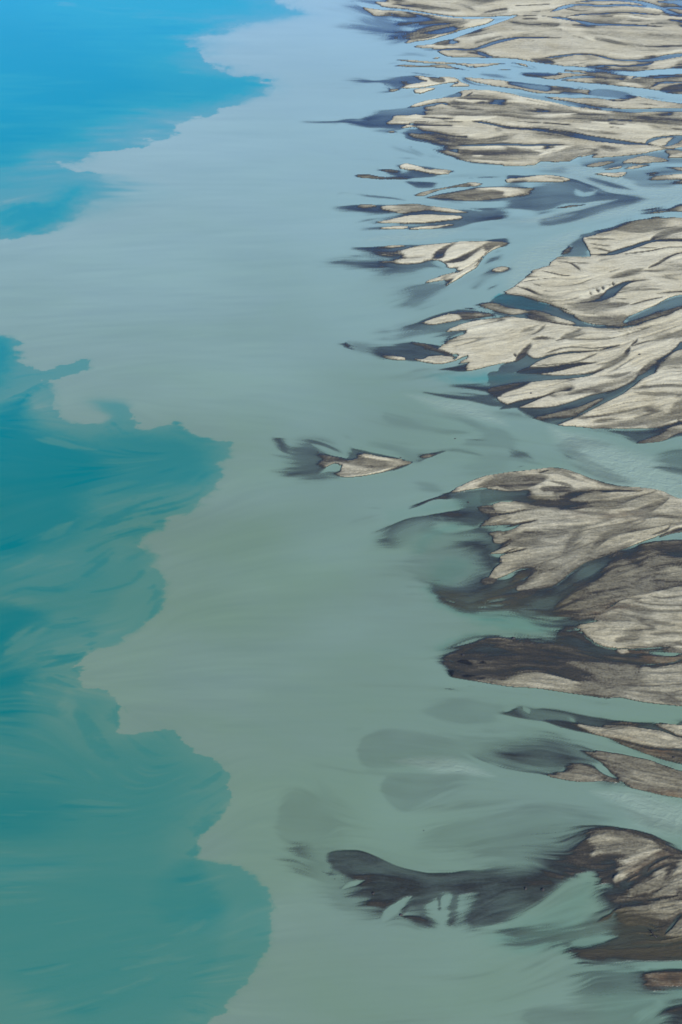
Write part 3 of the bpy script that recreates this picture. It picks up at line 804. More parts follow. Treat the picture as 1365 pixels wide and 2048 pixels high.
OLIVE = '''
@L
O .9 s50 250,290 300,240 380,260 420,320 380,390 320,350
O 1 s60 340,420 400,340 560,400 640,430 900,330 1080,220 1110,250 960,400 1100,420 1365,420 1365,600 1080,570 900,570 640,550 480,500
@M
O .6 s80 -200,400 160,400 400,200 560,110 620,160 400,400 200,640 -100,640
O .3 s60 200,740 500,880 1000,950 1365,970 1365,1010 900,1040 400,960 100,840
@Q
O .8 s60 420,720 560,700 760,690 860,640 1000,600 1200,640 1280,740 1365,740 1365,870 1100,860 900,850 800,830 880,770 760,740 640,770
@K
O .5 s30 -200,400 0,400 190,430 280,470 160,500 -60,480 -200,500
@N
O .25 s30 930,282 1060,308 1150,345 1365,350 1365,440 1250,420 1120,360
@M
R .9 s40 1000,965 1180,950 1365,940 1365,1015 1180,1025 1050,1010
R .5 s50 560,840 700,890 900,910 1000,935 900,960 700,930 560,880
R .4 s60 560,560 800,480 1000,440 900,520 700,600
@N
R .8 s40 880,280 1000,300 1150,345 1300,350 1200,390 1080,360 960,320
R .6 s40 1060,560 1200,590 1365,615 1365,640 1200,615
R .5 s30 1030,190 1200,200 1240,225 1060,215
@K
R .35 s60 450,560 900,560 1200,600 900,640 500,620
@Q
R .6 s60 1180,960 1365,950 1365,1060 1150,1060
R .35 s60 1000,280 1250,260 1300,330 1100,400
'''
CURRENT = '''
@K
L 1 w230 s120 300,-120 620,60 900,220 1150,320 1365,400
@G
L .8 w120 s90 500,480 800,560 1100,640 1400,760
@D
L .9 w110 s50 0,460 300,440 500,470 760,570 1000,650 1200,640 1365,640
L .9 w120 s60 0,880 500,830 900,740 1365,660
@E
L .7 w90 s60 200,160 700,120 1100,60
@F
L .8 w120 s60 0,560 250,330 450,150 600,60
@N
L .9 w160 s120 800,590 1100,650 1365,760
@V
L .7 w120 s80 700,420 1000,440 1365,520
@B
L .4 w60 s30 0,600 500,660 900,700 1365,770
'''
# ---------------------------------------------------------------- survey grid
def ground_sin(v):                      # sine of the angle below the horizon for a survey row
    a = PITCH + np.arctan((v - 1024.0) / FOC)
    return np.sin(a)

us = np.concatenate([[-4200., -2600., -1600., -900., -500.], np.arange(-300, 540, STEP*2), np.arange(540, 1700, STEP), [1760., 1900., 2200., 2800., 3800., 5400.]])
vs = np.concatenate([[-830., -800., -740., -640., -500., -360., -240.], np.arange(-150, 2205, STEP), [2260., 2400., 2700., 3100.]])
NU, NV = len(us), len(vs)
U, V = np.meshgrid(us, vs)
# east of the surveyed ground the channels go on meandering
_w = np.clip((U - 1368)/260, 0, 1)
VE = V + _w*(26*np.sin((U-1368)/150 + V/140) + 14*np.sin((U-1368)/67 - V/60) + 8*np.sin((U-1368)/31 + V/23))*np.clip(ground_sin(V), .2, 1)
TILES = dict(A=(665,0,3.9), B=(1015,0,3.9), C=(665,220,3.9), D=(1015,220,3.9), E=(665,440,3.9), F=(1015,440,3.9),
    G=(665,660,3.9), H=(1015,660,3.9), I=(540,850,3.9), J=(740,900,4.333), K=(1015,880,3.9), L=(800,1100,4.55),
    M=(1065,1100,4.55), N=(900,1380,2.935), O=(540,1640,3.329), Q=(900,1620,2.935), V=(540,1380,2.967),
    R=(0,0,2.133), S=(0,640,2.73), T=(0,1000,2.73), U=(0,1340,2.275))

def parse(text):
    ops = []; t = None
    for ln in text.split('\n'):
        w = ln.split()
        if not w: continue
        if w[0][0] == '@': t = TILES[w[0][1]]; continue
        cmd = w[0]; lev = float(w[1]); soft = 8.; wid = 8.; pts = []
        for x in w[2:]:
            if x[0] == 's': soft = float(x[1:])
            elif x[0] == 'w': wid = float(x[1:])
            else:
                q = [float(k) for k in x.split(',')]
                pts.append((t[0] + q[0]/t[2], t[1] + q[1]/t[2], (q[2]/t[2] if len(q) > 2 else None)))
        line = cmd in 'lbeL'
        dflt = (wid if line else soft)/t[2]
        pts = [(a, b, dflt if c is None else c) for a, b, c in pts]
        # carry what meets the eastern edge of the survey on eastwards
        out = []; n = len(pts)
        for i, p in enumerate(pts):
            if p[0] >= 1363:
                e = (p[0] + 1500, p[1], p[2])
                pe = pts[i-1][0] >= 1363 if (i or not line) else False
                ne = pts[(i+1) % n][0] >= 1363 if (i < n-1 or not line) else False
                if not pe and not line: out += [p, e]
                elif not ne and not line: out += [e, p]
                elif line: out += [p, e]
                else: out.append(e)
            else: out.append(p)
        ops.append((cmd, lev, soft/t[2], line, np.array(out), len(w) and wid/t[2]))
    return ops

def smooth_curve(P, closed):
    if len(P) < 3: return P
    n = len(P); out = []
    rng = range(n if closed else n-1)
    for i in rng:
        if closed: p0, p1, p2, p3 = P[i-1], P[i], P[(i+1) % n], P[(i+2) % n]
        else: p0, p1, p2, p3 = P[max(i-1, 0)], P[i], P[i+1], P[min(i+2, n-1)]
        # keep long runs from bulging the short ones
        d1 = np.hypot(*(p2-p1)[:2]) + 1e-6
        m1 = (p2-p0)*.5; m2 = (p3-p1)*.5
        for m in (m1, m2):
            l = np.hypot(m[0], m[1])
            if l > d1: m *= d1/l
        k = 5 if d1 > 12 else 3
        for j in range(k):
            s = j/k; s2 = s*s; s3 = s2*s
            q = (2*s3-3*s2+1)*p1 + (s3-2*s2+s)*m1 + (-2*s3+3*s2)*p2 + (s3-s2)*m2
            q[2] = p1[2]*(1-s) + p2[2]*s
            out.append(q)
    if not closed: out.append(P[-1])
    return np.array(out)

def sstep(x):
    x = np.clip(x, 0, 1); return x*x*(3-2*x)

def box(P, pad, sy):
    if P[:,0].max() > 1400: pad = pad + 50
    i0, i1 = np.searchsorted(us, [P[:,0].min()-pad/sy, P[:,0].max()+pad/sy])
    j0, j1 = np.searchsorted(vs, [P[:,1].min()-pad, P[:,1].max()+pad])
    return max(i0-1,0), min(i1+1,NU), max(j0-1,0), min(j1+1,NV)

def seg_field(P, closed, sy, sl, prm_max):
    """distance to the outline, value carried along it, and inside flag"""
    u = (U[sl]*sy).ravel().astype(np.float32); v = VE[sl].ravel().astype(np.float32)
    n = len(P); best = np.full(u.shape, 1e18, np.float32); val = np.zeros(u.shape, np.float32); arc = np.zeros(u.shape, np.float32)
    ins = np.zeros(u.shape, bool); L = 0.; tot = 0.
    for i in range(n if closed else n-1):
        a = P[i]; b = P[(i+1) % n]
        ax, ay, bx, by = a[0]*sy, a[1], b[0]*sy, b[1]
        dx, dy = bx-ax, by-ay; l2 = dx*dx + dy*dy
        if l2 < 1e-9: continue
        t = np.clip(((u-ax)*dx + (v-ay)*dy)/l2, 0, 1)
        d = (u-ax-t*dx)**2 + (v-ay-t*dy)**2
        m = d < best
        best[m] = d[m]; val[m] = (a[2] + (b[2]-a[2])*t)[m]
        l = math.sqrt(l2); arc[m] = (L + l*t)[m]; L += l
        if closed and ay != by:
            c = ((ay > v) != (by > v))
            ins ^= c & (u < (bx-ax)*(v-ay)/(by-ay) + ax)
    sh = U[sl].shape
    return np.sqrt(best).reshape(sh), val.reshape(sh), ins.reshape(sh), (arc/max(L, 1e-6)).reshape(sh), L

# flow direction gathered from every traced outline
def flow_field(ops):
    q = 10
    gu = np.arange(-300, 1711, q*1.0); gv = np.arange(-150, 2211, q*1.0)
    acc = np.zeros((len(gv), len(gu)), complex)
    S = []
    for cmd, lev, soft, line, P, wid in ops:
        n = len(P)
        for i in range(n-1 if line else n):
            a = P[i]; b = P[(i+1) % n]
            du, dv = b[0]-a[0], b[1]-a[1]; l = math.hypot(du, dv)
            if l < 2 or l > 600: continue
            sy = float(ground_sin(np.array((a[1]+b[1])/2)))
            w = (2.0 if line else .6)*min(l, 60)*(abs(du)/l)**2
            for k in range(max(1, int(l//24))):
                f = (k+.5)/max(1, int(l//24))
                S.append((a[0]+du*f, a[1]+dv*f, np.exp(2j*math.atan2(dv, du))*w/max(1, int(l//24))))
    S = np.array(S)
    su, sv, sw = S[:,0].real, S[:,1].real, S[:,2]
    for j, v in enumerate(gv):
        sy = float(np.clip(ground_sin(np.array(v)), .15, 1))
        m = np.abs(sv-v) < 140
        d2 = ((gu[:,None]-su[m][None])*.45)**2 + (sv[m][None]-v)**2*(.5/sy)**2 + 40
        acc[j] = (sw[m][None]/d2**1.6).sum(1) + 3e-4
    ang = np.angle(acc)/2
    return gu, gv, np.exp(1j*ang)

def lic(noise, fu, fv, n, step):
    h, w = noise.shape
    jj, ii = np.mgrid[0:h, 0:w].astype(np.float32)
    out = noise.copy(); wt = 1.0
    for sgn in (1, -1):
        x = ii.copy(); y = jj.copy(); pu = fu*sgn; pv = fv*sgn
        for k in range(n):
            xi = np.clip(x.astype(np.int32), 0, w-1); yi = np.clip(y.astype(np.int32), 0, h-1)
            x += sgn*fu[yi, xi]*step; y += sgn*fv[yi, xi]*step
            xi = np.clip((x+.5).astype(np.int32), 0, w-1); yi = np.clip((y+.5).astype(np.int32), 0, h-1)
            g = .5+.5*math.cos(math.pi*(k+1)/(n+1))
            out += noise[yi, xi]*g
            if sgn == 1: wt += 2*g*g
    out /= math.sqrt(wt)
    return out/out.std()

def blur(a, r):
    for ax in (0, 1):
        k = r[ax]
        if k < 1: continue
        for _ in range(2):
            p = np.cumsum(np.concatenate([np.repeat(np.take(a, [0], ax), k+1, ax), a, np.repeat(np.take(a, [-1], ax), k, ax)], ax), ax)
            n = a.shape[ax]
            a = (np.take(p, range(2*k+1, 2*k+1+n), ax) - np.take(p, range(0, n), ax))/(2*k+1)
    return a

land_ops = parse(LAND); lake_ops = parse(LAKE); olive_ops = parse(OLIVE)
rng = np.random.default_rng(7)
gu, gv, gdir = flow_field(land_ops + [o for o in lake_ops if o[0] == 'L'])
fi = np.clip((us - gu[0])/10, 0, len(gu)-1.001); fj = np.clip((vs - gv[0])/10, 0, len(gv)-1.001)
def samp(G):
    i = fi.astype(int); j = fj.astype(int); a = (fi-i)[None]; b = (fj-j)[:,None]
    return (G[j][:,i]*(1-a) + G[j][:,i+1]*a)*(1-b) + (G[j+1][:,i]*(1-a) + G[j+1][:,i+1]*a)*b
d2 = samp(gdir**2); ang = np.angle(d2)/2
DU = np.gradient(us)/STEP; DV = np.gradient(vs)/STEP
fu, fv = (np.cos(ang)/np.clip(DU, 1, 4)[None]).astype(np.float32), (np.sin(ang)/np.clip(DV, 1, 4)[:,None]).astype(np.float32)
SY = np.clip(ground_sin(V), .05, 1).astype(np.float32)
white = rng.standard_normal((NV, NU)).astype(np.float32)
def rnd(*r): return blur(rng.standard_normal((NV, NU)).astype(np.float32), r) if r else rng.standard_normal((NV, NU)).astype(np.float32)
n_fine = lic(rnd(), fu, fv, 12, 1.3)
n_mid = lic(rnd(1, 2), fu, fv, 28, 1.5)
n_mid2 = lic(rnd(1, 2), fu, fv, 40, 1.5)
n_big = lic(rnd(4, 6), fu, fv, 44, 2.0)
n_far = lic(rnd(1, 3), fu, fv, 55, 2.6)
n_thr = lic(rnd(2, 7), fu, fv, 70, 2.4)
n_ril = lic(rnd(3, 9), fu, fv, 40, 2.0)
n_low = rnd(26, 50); n_low /= n_low.std()
n_soft = rnd(8, 16); n_soft /= n_soft.std()
soft_var = np.exp(.75*n_soft).astype(np.float32)
edge = .55*n_mid + .4*n_fine + .35*n_big

def apply(F, ops, noise, amt, order, cap=40., wide=1., vary=False, lw=1., grow=0.):
    for layer in order:
        for cmd, lev, soft, line, P, wid in ops:
            if cmd not in layer: continue
            C = smooth_curve(P, not line)
            sy = float(np.clip(ground_sin(C[:,1].clip(-300, 2400)).mean(), .2, 1))*.62
            pad = soft*1.6 + 6 + (C[:,2].max() if True else 0)*1.2
            i0, i1, j0, j1 = box(C, pad, sy)
            if i1-i0 < 2 or j1-j0 < 2: continue
            sl = (slice(j0, j1), slice(i0, i1))
            d, val, ins, arc, L = seg_field(C, not line, sy, sl, pad)
            nz = noise[sl]
            sv = soft_var[sl] if vary else 1.
            if line:
                tp = np.clip(np.minimum(arc, 1-arc)*L/ (val*1.6+4), 0, 1)**.6
                east = C[-1][0] > 1400
                if east: tp = np.clip(arc*L/(val*1.6+4), 0, 1)**.6
                sd = val*.5*tp - d; sf = np.maximum(soft*sv*wide*np.clip(.35+.65*tp, .3, 1), .8)
                sd = sd - .5*sf*(1-tp)
            else:
                sd = np.where(ins, d, -d); sd = sd + grow*np.clip(val-3., 0, 14.); sf = np.maximum(np.minimum(val*wide*sv, max(2.4*float(d[ins].max()), 1.5) if ins.any() else 99.), .8)
            m = sstep((sd + nz*np.minimum(sf, cap)*amt)/sf + .5)
            F[sl] += (lev - F[sl])*(m*lw if line else m)
    return F

LV = np.full((NV, NU), -.25, np.float32)
apply(LV, land_ops, edge, .24, ['ab'], wide=1.8, grow=.85)
apply(LV, land_ops, edge, .36, ['p', 'cl'], wide=1.0, vary=True)
apply(LV, land_ops, edge, .5, ['de'], wide=1.4, vary=True)
KB = np.zeros((NV, NU), np.float32); apply(KB, land_ops, edge, .4, ['z'])
OL = np.zeros((NV, NU), np.float32); apply(OL, olive_ops, edge, .3, ['O'])
RU = np.zeros((NV, NU), np.float32); apply(RU, olive_ops, edge, .5, ['R'])
jag = .6*rnd(1, 1)*3 + rnd(2, 4)*7 + .35*rnd()
jag /= jag.std(); jag2 = rnd(5, 9); jag2 /= jag2.std()
SED = np.ones((NV, NU), np.float32)
fronts = [o for o in lake_ops if o[0] == 'P' and len(o[4]) > 30]
def front(lev, inset, soft):
    for cmd, l0, s0, line, P, wid in fronts:
        C = smooth_curve(P, True); sy = float(np.clip(ground_sin(C[:,1].clip(-100, 2200)).mean(), .2, 1))*.62
        i0, i1, j0, j1 = box(C, 80, sy); sl = (slice(j0, j1), slice(i0, i1))
        d, val, ins, arc, L = seg_field(C, True, sy, sl, 0)
        sd = np.where(ins, d, -d) + (1.6*jag[sl] + 1.1*jag2[sl])*np.clip(4/np.maximum(val, 1), .3, 1)
        sf = np.maximum(val, 1.3) + soft
        m = sstep((sd - inset*(.6 + .5*sstep((n_low[sl]+1)/2)))/sf + .5)
        SED[sl] += (lev - SED[sl])*m
front(.62, 0., 0.)
front(.38, 24., 60.)
apply(SED, [o for o in lake_ops if not (o[0] == 'P' and len(o[4]) > 30)], .8*jag + .3*n_mid, .32, ['P'], cap=6.)
apply(SED, lake_ops, .3*jag + .8*n_mid, .5, ['L'], cap=30., wide=2.4, lw=.6)
# grain of the land: rills drawn out along the flow
wland = sstep((LV - .98)/.5)
far = sstep((.62 - SY)/.45)
patch = sstep((n_low + .6)/1.6)
# some banks slope gently, others are cut
gentle = sstep((n_soft*.8 + .5*n_low + .25)/1.2)
LB = blur(LV, (3, 4)); LB = np.where(LV > 1.0, np.maximum(LB, 1.02 + .3*(LV-1)), LV)
LV = LV + (LB - LV)*gentle*.8*sstep((LV-1.0)/.1)
LV = LV + wland*((.05+.04*patch)*n_mid + .05*n_fine + .07*n_big + far*(.17*n_far + .08*n_low))*np.clip(2.3-LV, .35, 1)
mud = sstep((LV-.98)/.06)*(1-sstep((LV-1.3)/.2))
LV = LV + mud*np.maximum(.05*n_mid + .04*n_fine + .03*n_big + .06*n_low + .03*n_soft + .04, 1.03-LV-.02)
# thin damp rills and broader damp drains that follow the flow
rill = sstep((n_mid2 - 1.0)/1.1)*(.35 + .65*patch)
drain = sstep((n_big - .6)/1.3)*sstep((n_low+.5)/1.3)
LV = LV - sstep((LV-1.45)/.3)*(.42*rill + (.26+.2*far)*drain)
thread = (1 - sstep(np.abs(n_thr)/.42))*sstep((n_soft + .5*n_low - .15)/.5)*sstep((430-V)/120)
LV = np.where(LV > 1.0, LV + (.78 - LV)*thread, LV)
line = (1 - sstep(np.abs(n_ril)/.26))*sstep((n_soft - .5*n_low - .1)/.7)*sstep((LV-1.4)/.3)*(1-.6*sstep((300-V)/100))
LV = LV - .42*line
LV = LV + .18*sstep((-.5-n_big)/1.2)*sstep((LV-1.5)/.2)
LV = LV - .24*sstep((V-860)/260)*sstep((LV-1.35)/.3) + .20*sstep((440-V)/200)*sstep((LV-1.3)/.2)  # sand darkened towards the viewer and paled far off, painted brightness falloff
LV = LV + (blur(LV, (1, 1)) - LV)*.35
# a cut bank goes straight from dry sand into deep water
gj, gi = np.gradient(blur(LV, (1, 1)))
LMX = LV.copy()
for a in (-2, -1, 0, 1, 2):
    for c in (-2, -1, 0, 1, 2): LMX = np.maximum(LMX, np.roll(np.roll(LV, a, 0), c, 1))
steep = sstep((np.hypot(gi, gj) - .16)/.3)
LV = np.where(LV < 1, 1 - (1-LV)*(1 + 2.2*steep), np.where(LV < 1.7, np.minimum(1 + (LV-1)*(1 + 1.2*steep), np.maximum(LV, np.minimum(LMX-.05, 1.75))), LV)).astype(np.float32)
LV = np.maximum(LV, -1.5)
# faint shoals drawn out along the flow
wsh = sstep((LV+.2)/.6)*(1-sstep((LV-.9)/.2))
LV = LV + wsh*(.03*n_mid + .05*n_big + .05*n_low + .04*n_soft)
near_d = sstep((U-480 - 60*n_low)/500)
LV = LV + (1-sstep((LV+.3)/.5))*near_d*(.22*n_big + .12*n_mid).clip(-.5, .9)
inlake = sstep((.97-SED)/.3)
SED = np.clip(SED + inlake*((.02*n_mid + .03*n_big + .03*n_low)*(.3+1.2*sstep((n_low+.3)/1.2)) + .09*(sstep((n_mid2-.7)/1.2) - sstep((-n_mid2-.7)/1.2))*sstep((n_soft+.2)/1.2)) , -.05, 1.05)

def components(mask):
    """label the joined cells of a mask, row by row"""
    lab = np.zeros(mask.shape, np.int32); par = [0]
    def find(a):
        while par[a] != a:
            par[a] = par[par[a]]; a = par[a]
        return a
    prev = []
    for j in range(mask.shape[0]):
        r = np.concatenate([[0], mask[j].astype(np.int8), [0]]); d = np.diff(r)
        cur = []
        for a, b in zip(np.where(d == 1)[0], np.where(d == -1)[0]):
            l = 0
            for (pa, pb, pl) in prev:
                if pa <= b and pb >= a:
                    q = find(pl)
                    if l == 0: l = q
                    elif q != l: par[max(q, l)] = min(q, l); l = min(q, l)
            if l == 0: par.append(len(par)); l = len(par)-1
            lab[j, a:b] = l; cur.append((a, b, l))
        prev = cur
    root = np.array([find(k) for k in range(len(par))])
    return root[lab]

RUN = np.zeros((NV, NU), np.float32); apply(RUN, parse(CURRENT), n_low*.3, .3, ['L'], cap=30.)
BARS = [
 ('sandbar', 'broad pale sandflat filling the top right corner, cut by thin deep blue streams', 'sandbar', 942, 92),
 ('sandbar', 'striped bar at the top with a long point against the straight blue channel', 'sandbar', 970, 44),
 ('sandbar', 'wide olive grey flat crossed by a dark blue stream, below the light blue channels', 'sandbar', 1294, 256),
 ('sandbar', 'slim pale bar with dark inlets wedged between two light blue channels at upper right', 'sandbar', 1256, 170),
 ('sandbar', 'thin streaked sand strip at the right edge just under the lower light blue channel', 'sandbar', 1186, 208),
 ('sandbar', 'narrow white and brown bar with ragged dark blue tail on its left', 'sandbar', 906, 164),
 ('sandbar', 'smooth olive brown lens shaped island ringed with pale sand in the blue shallows', 'sandbar', 944, 378),
 ('sandbar', 'slender brown bar just above the olive lens shaped island', 'sandbar', 948, 370),
 ('sandbar', 'long pale sliver with brown tip right of the olive lens shaped island', 'sandbar', 1100, 358),
 ('sandbar', 'small spindle shaped cream bar alone in the blue shallows above the row of dark ripples', 'sandbar', 858, 338),
 ('sandbar', 'low dark brown curved bar at the left end of the blue shallows', 'sandbar', 798, 356),
 ('sandbar', 'upper bar of the trio of pale blades, widest and feathered at its left end', 'sandbar', 926, 424),
 ('sandbar', 'middle blade shaped cream bar with a flat lower edge', 'sandbar', 860, 440),
 ('sandbar', 'lowest and thinnest of the trio of pale blades, above the milky channel', 'sandbar', 810, 452),
 ('sandbar', 'ragged cream wing shaped bar with a bright lower bank beside the channel', 'sandbar', 984, 500),
 ('sandbar', 'thin cream sliver left of the wing shaped bar tips', 'sandbar', 768, 496),
 ('islet', 'tiny pale islet within the braided dark channel right of the wing shaped bar', 'islet', 1006, 538),
 ('sandbar', 'great cream bar with branching gullies above the deep blue side channel', 'sandbar', 1150, 560),
 ('sandbar', 'narrow cream tongue lying along the deep blue side channel', 'sandbar', 975, 616),
 ('sandbar', 'bar with olive brown centre and pale ends left of the deep blue side channel', 'sandbar', 888, 636),
 ('sandbar', 'largest cream bar of the middle right, fanning left in curved lobes with dark rills', 'sandbar', 1040, 690),
 ('sandbar', 'sloping bar above the milky river, bordered by a black diagonal channel', 'sandbar', 1162, 854),
 ('sandbar', 'pale wedge in dark flats at the upper bank of the milky river', 'sandbar', 1162, 820),
 ('islet', 'tiny dark islet alone in the water far left of the great cream bars', 'islet', 690, 692),
 ('sandbar', 'thin pale strip on the lower rim of the dark wedge beside the tiny islet', 'sandbar', 790, 716),
 ('island', 'lone arrowhead shaped sand island surrounded by milky water, bright lower rim', 'island', 808, 930),
 ('sandbar', 'fan of grey brown sand with finger lobes below the milky river bend', 'sandbar', 1100, 1060),
 ('sandbar', 'rounded grooved grey sand bar with a rust brown lower margin at the right edge', 'sandbar', 1280, 1260),
 ('sandbar', 'feather edged bar with brown wet lower side below the dark muddy spit', 'sandbar', 1276, 1466),
 ('sandbar', 'mottled spearhead bar at the right edge whose tip points left into the milky water', 'sandbar', 1298, 1564),
 ('islet', 'small rippled fan shaped islet beside the spearhead bar, ending a long dark curved shoal', 'islet', 1160, 1542),
 ('sandbar', 'rippled dome of pale sand with dark surround near the lower right corner', 'sandbar', 1200, 1678),
 ('sandbar', 'scalloped sand lobes cut by dark gullies below the rippled dome', 'sandbar', 1344, 1750),
 ('sandbar', 'small pale patch in brown wet mud below the scalloped lobes', 'sandbar', 1344, 1812),
 ('sandbar', 'pale bank with a crooked dark stream edge in the olive mud at the right edge', 'sandbar', 1350, 1855),
 ('mudflat', 'brown mud flat with black straight upper edge in the bottom right corner', 'mudflat', 1316, 1964),
 ('sandbar', 'bar with dark brown upper bank at the right edge beside the wide milky river mouth', 'sandbar', 1350, 414),
 ('sandbar', 'cream bar at the right edge amid the blue braided shallows', 'sandbar', 1355, 352),
 ('sandbar', 'pointed cream islet splitting the milky flow in the blue braided shallows', 'sandbar', 1224, 346),
 ('sandbar', 'cream bar with brown crest uppermost in the blue braided shallows', 'sandbar', 1276, 326),
 ('sandbar', 'upper of two thin grey strips lying in the light blue channel near the top', 'sandbar', 957, 130),
 ('sandbar', 'lower and shorter thin strip beneath another in the light blue channel near the top', 'sandbar', 890, 133),
 ('sandbar', 'streaky brown and cream bar right of the narrow bar with a ragged dark tail', 'sandbar', 1000, 166),
 ('sandbar', 'white blade shaped sand sliver just under the narrow bar with a ragged tail', 'sandbar', 846, 183),
 ('sandbar', 'brown bank at the right edge between two dark blue side streams', 'sandbar', 1355, 308),
 ('sandbar', 'flat cream strip left of the bar with a brown crest in the braided shallows', 'sandbar', 1200, 328),
 ('sandbar', 'thin dark crescent of wet sand just left of the spindle shaped cream bar', 'sandbar', 790, 342),
 ('sandbar', 'small dark feathered strip left of the widest pale blade', 'sandbar', 745, 412),
 ('sandbar', 'thin cream sliver alone in the grey blue shoal below the long pale sliver', 'sandbar', 1135, 413),
 ('sandbar', 'thin pale strip right of the lowest blade, edging the milky channel', 'sandbar', 861, 454),
 ('mudflat', 'small dark triangular flat with stones in the pond at the great cream bar', 'mudflat', 1136, 498),
 ('sandbar', 'dark ridged strip of wet sand right of the arrowhead island tip', 'sandbar', 853, 913),
 ('sandbar', 'thin dark spit of wet sand tapering left into the turquoise inlet', 'sandbar', 885, 995),
 ('sandbar', 'long dark muddy spit with a feathered pale lower bank', 'sandbar', 1180, 1370),
 ('sandbar', 'upper lobe of great cream bar with olive brown crest beside the braided river', 'sandbar', 1230, 480),
]
# ------------------------------------------------------------------ from survey to ground
def ground(u, v):
    x = (u - 682.5)/FOC; y = -(v - 1024.0)/FOC
    dz = y*math.cos(PITCH) - math.sin(PITCH); dy = math.cos(PITCH) + y*math.sin(PITCH)
    t = HEIGHT/(-dz)
    return x*t, dy*t

GX, GY = ground(U, V)
rel = LV - 1.0
Z = np.where(rel > 0, 1.15*rel, np.maximum(rel, -1.3)*2.2 ).astype(np.float32)
Z = np.where(rel > 0, Z + (.08*n_fine + .10*n_mid - .35*rill - .3*line + .12*n_big)*sstep((rel-.08)/.5), Z)
Z = np.where(rel > 0, np.maximum(Z, .7*rel), Z).astype(np.float32)
depth = np.clip(1 - LV, 0, None)
COVER = (1 - np.exp(-2.4*depth**1.45)).astype(np.float32)
flow_u = RUN*sstep(depth/.5)

# ------------------------------------------------------------------ materials
class NT:
    def __init__(s, name):
        s.m = bpy.data.materials.new(name); s.m.use_nodes = True
        s.n = s.m.node_tree.nodes; s.l = s.m.node_tree.links; s.n.clear()
        s.out = s.n.new('ShaderNodeOutputMaterial')
    def put(s, sock, v):
        if isinstance(v, bpy.types.NodeSocket): s.l.new(v, sock)
        elif v is not None: sock.default_value = v
    def attr(s, name):
        n = s.n.new('ShaderNodeAttribute'); n.attribute_name = name; return n.outputs['Fac']
    def math(s, op, a, b=None, c=None, clamp=False):
        n = s.n.new('ShaderNodeMath'); n.operation = op; n.use_clamp = clamp
        s.put(n.inputs[0], a); s.put(n.inputs[1], b); s.put(n.inputs[2], c); return n.outputs[0]
    def mix(s, f, a, b, mode='MIX'):
        n = s.n.new('ShaderNodeMix'); n.data_type = 'RGBA'; n.blend_type = mode
        s.put(n.inputs[0], f); s.put(n.inputs[6], a); s.put(n.inputs[7], b); return n.outputs[2]
    def ramp(s, f, stops):
        n = s.n.new('ShaderNodeValToRGB'); e = n.color_ramp.elements
        while len(e) < len(stops): e.new(.5)
        for i, (p, c) in enumerate(stops): e[i].position = p; e[i].color = (*c, 1) if len(c) == 3 else c
        s.put(n.inputs[0], f); return n.outputs[0]
    def remap(s, f, a, b, c=0., d=1.):
        n = s.n.new('ShaderNodeMapRange'); n.inputs[1].default_value = a; n.inputs[2].default_value = b
        n.inputs[3].default_value = c; n.inputs[4].default_value = d; s.put(n.inputs[0], f); return n.outputs[0]
    def pos(s, scale=(1, 1, 1), rot=0.):
        g = s.n.new('ShaderNodeNewGeometry'); m = s.n.new('ShaderNodeMapping')
        m.inputs['Scale'].default_value = scale; m.inputs['Rotation'].default_value = (0, 0, rot)
        s.l.new(g.outputs['Position'], m.inputs[0]); return m.outputs[0]
    def noise(s, vec, scale, detail=3., rough=.55, dist=0.):
        n = s.n.new('ShaderNodeTexNoise'); s.put(n.inputs['Vector'], vec); n.inputs['Scale'].default_value = scale
        n.inputs['Detail'].default_value = detail; n.inputs['Roughness'].default_value = rough; n.inputs['Distortion'].default_value = dist
        return n.outputs[0]
    def bump(s, h, strength, dist, normal=None):
        n = s.n.new('ShaderNodeBump'); s.put(n.inputs['Strength'], strength); n.inputs['Distance'].default_value = dist
        s.put(n.inputs['Height'], h); s.put(n.inputs['Normal'], normal); return n.outputs[0]
    def mixsh(s, f, a, b):
        n = s.n.new('ShaderNodeMixShader'); s.put(n.inputs[0], f); s.l.new(a, n.inputs[1]); s.l.new(b, n.inputs[2]); return n.outputs[0]
    def bsdf(s, kind, **kw):
        n = s.n.new(kind)
        for k, v in kw.items(): s.put(n.inputs[k.replace('_', ' ')], v)
        return n.outputs[0]

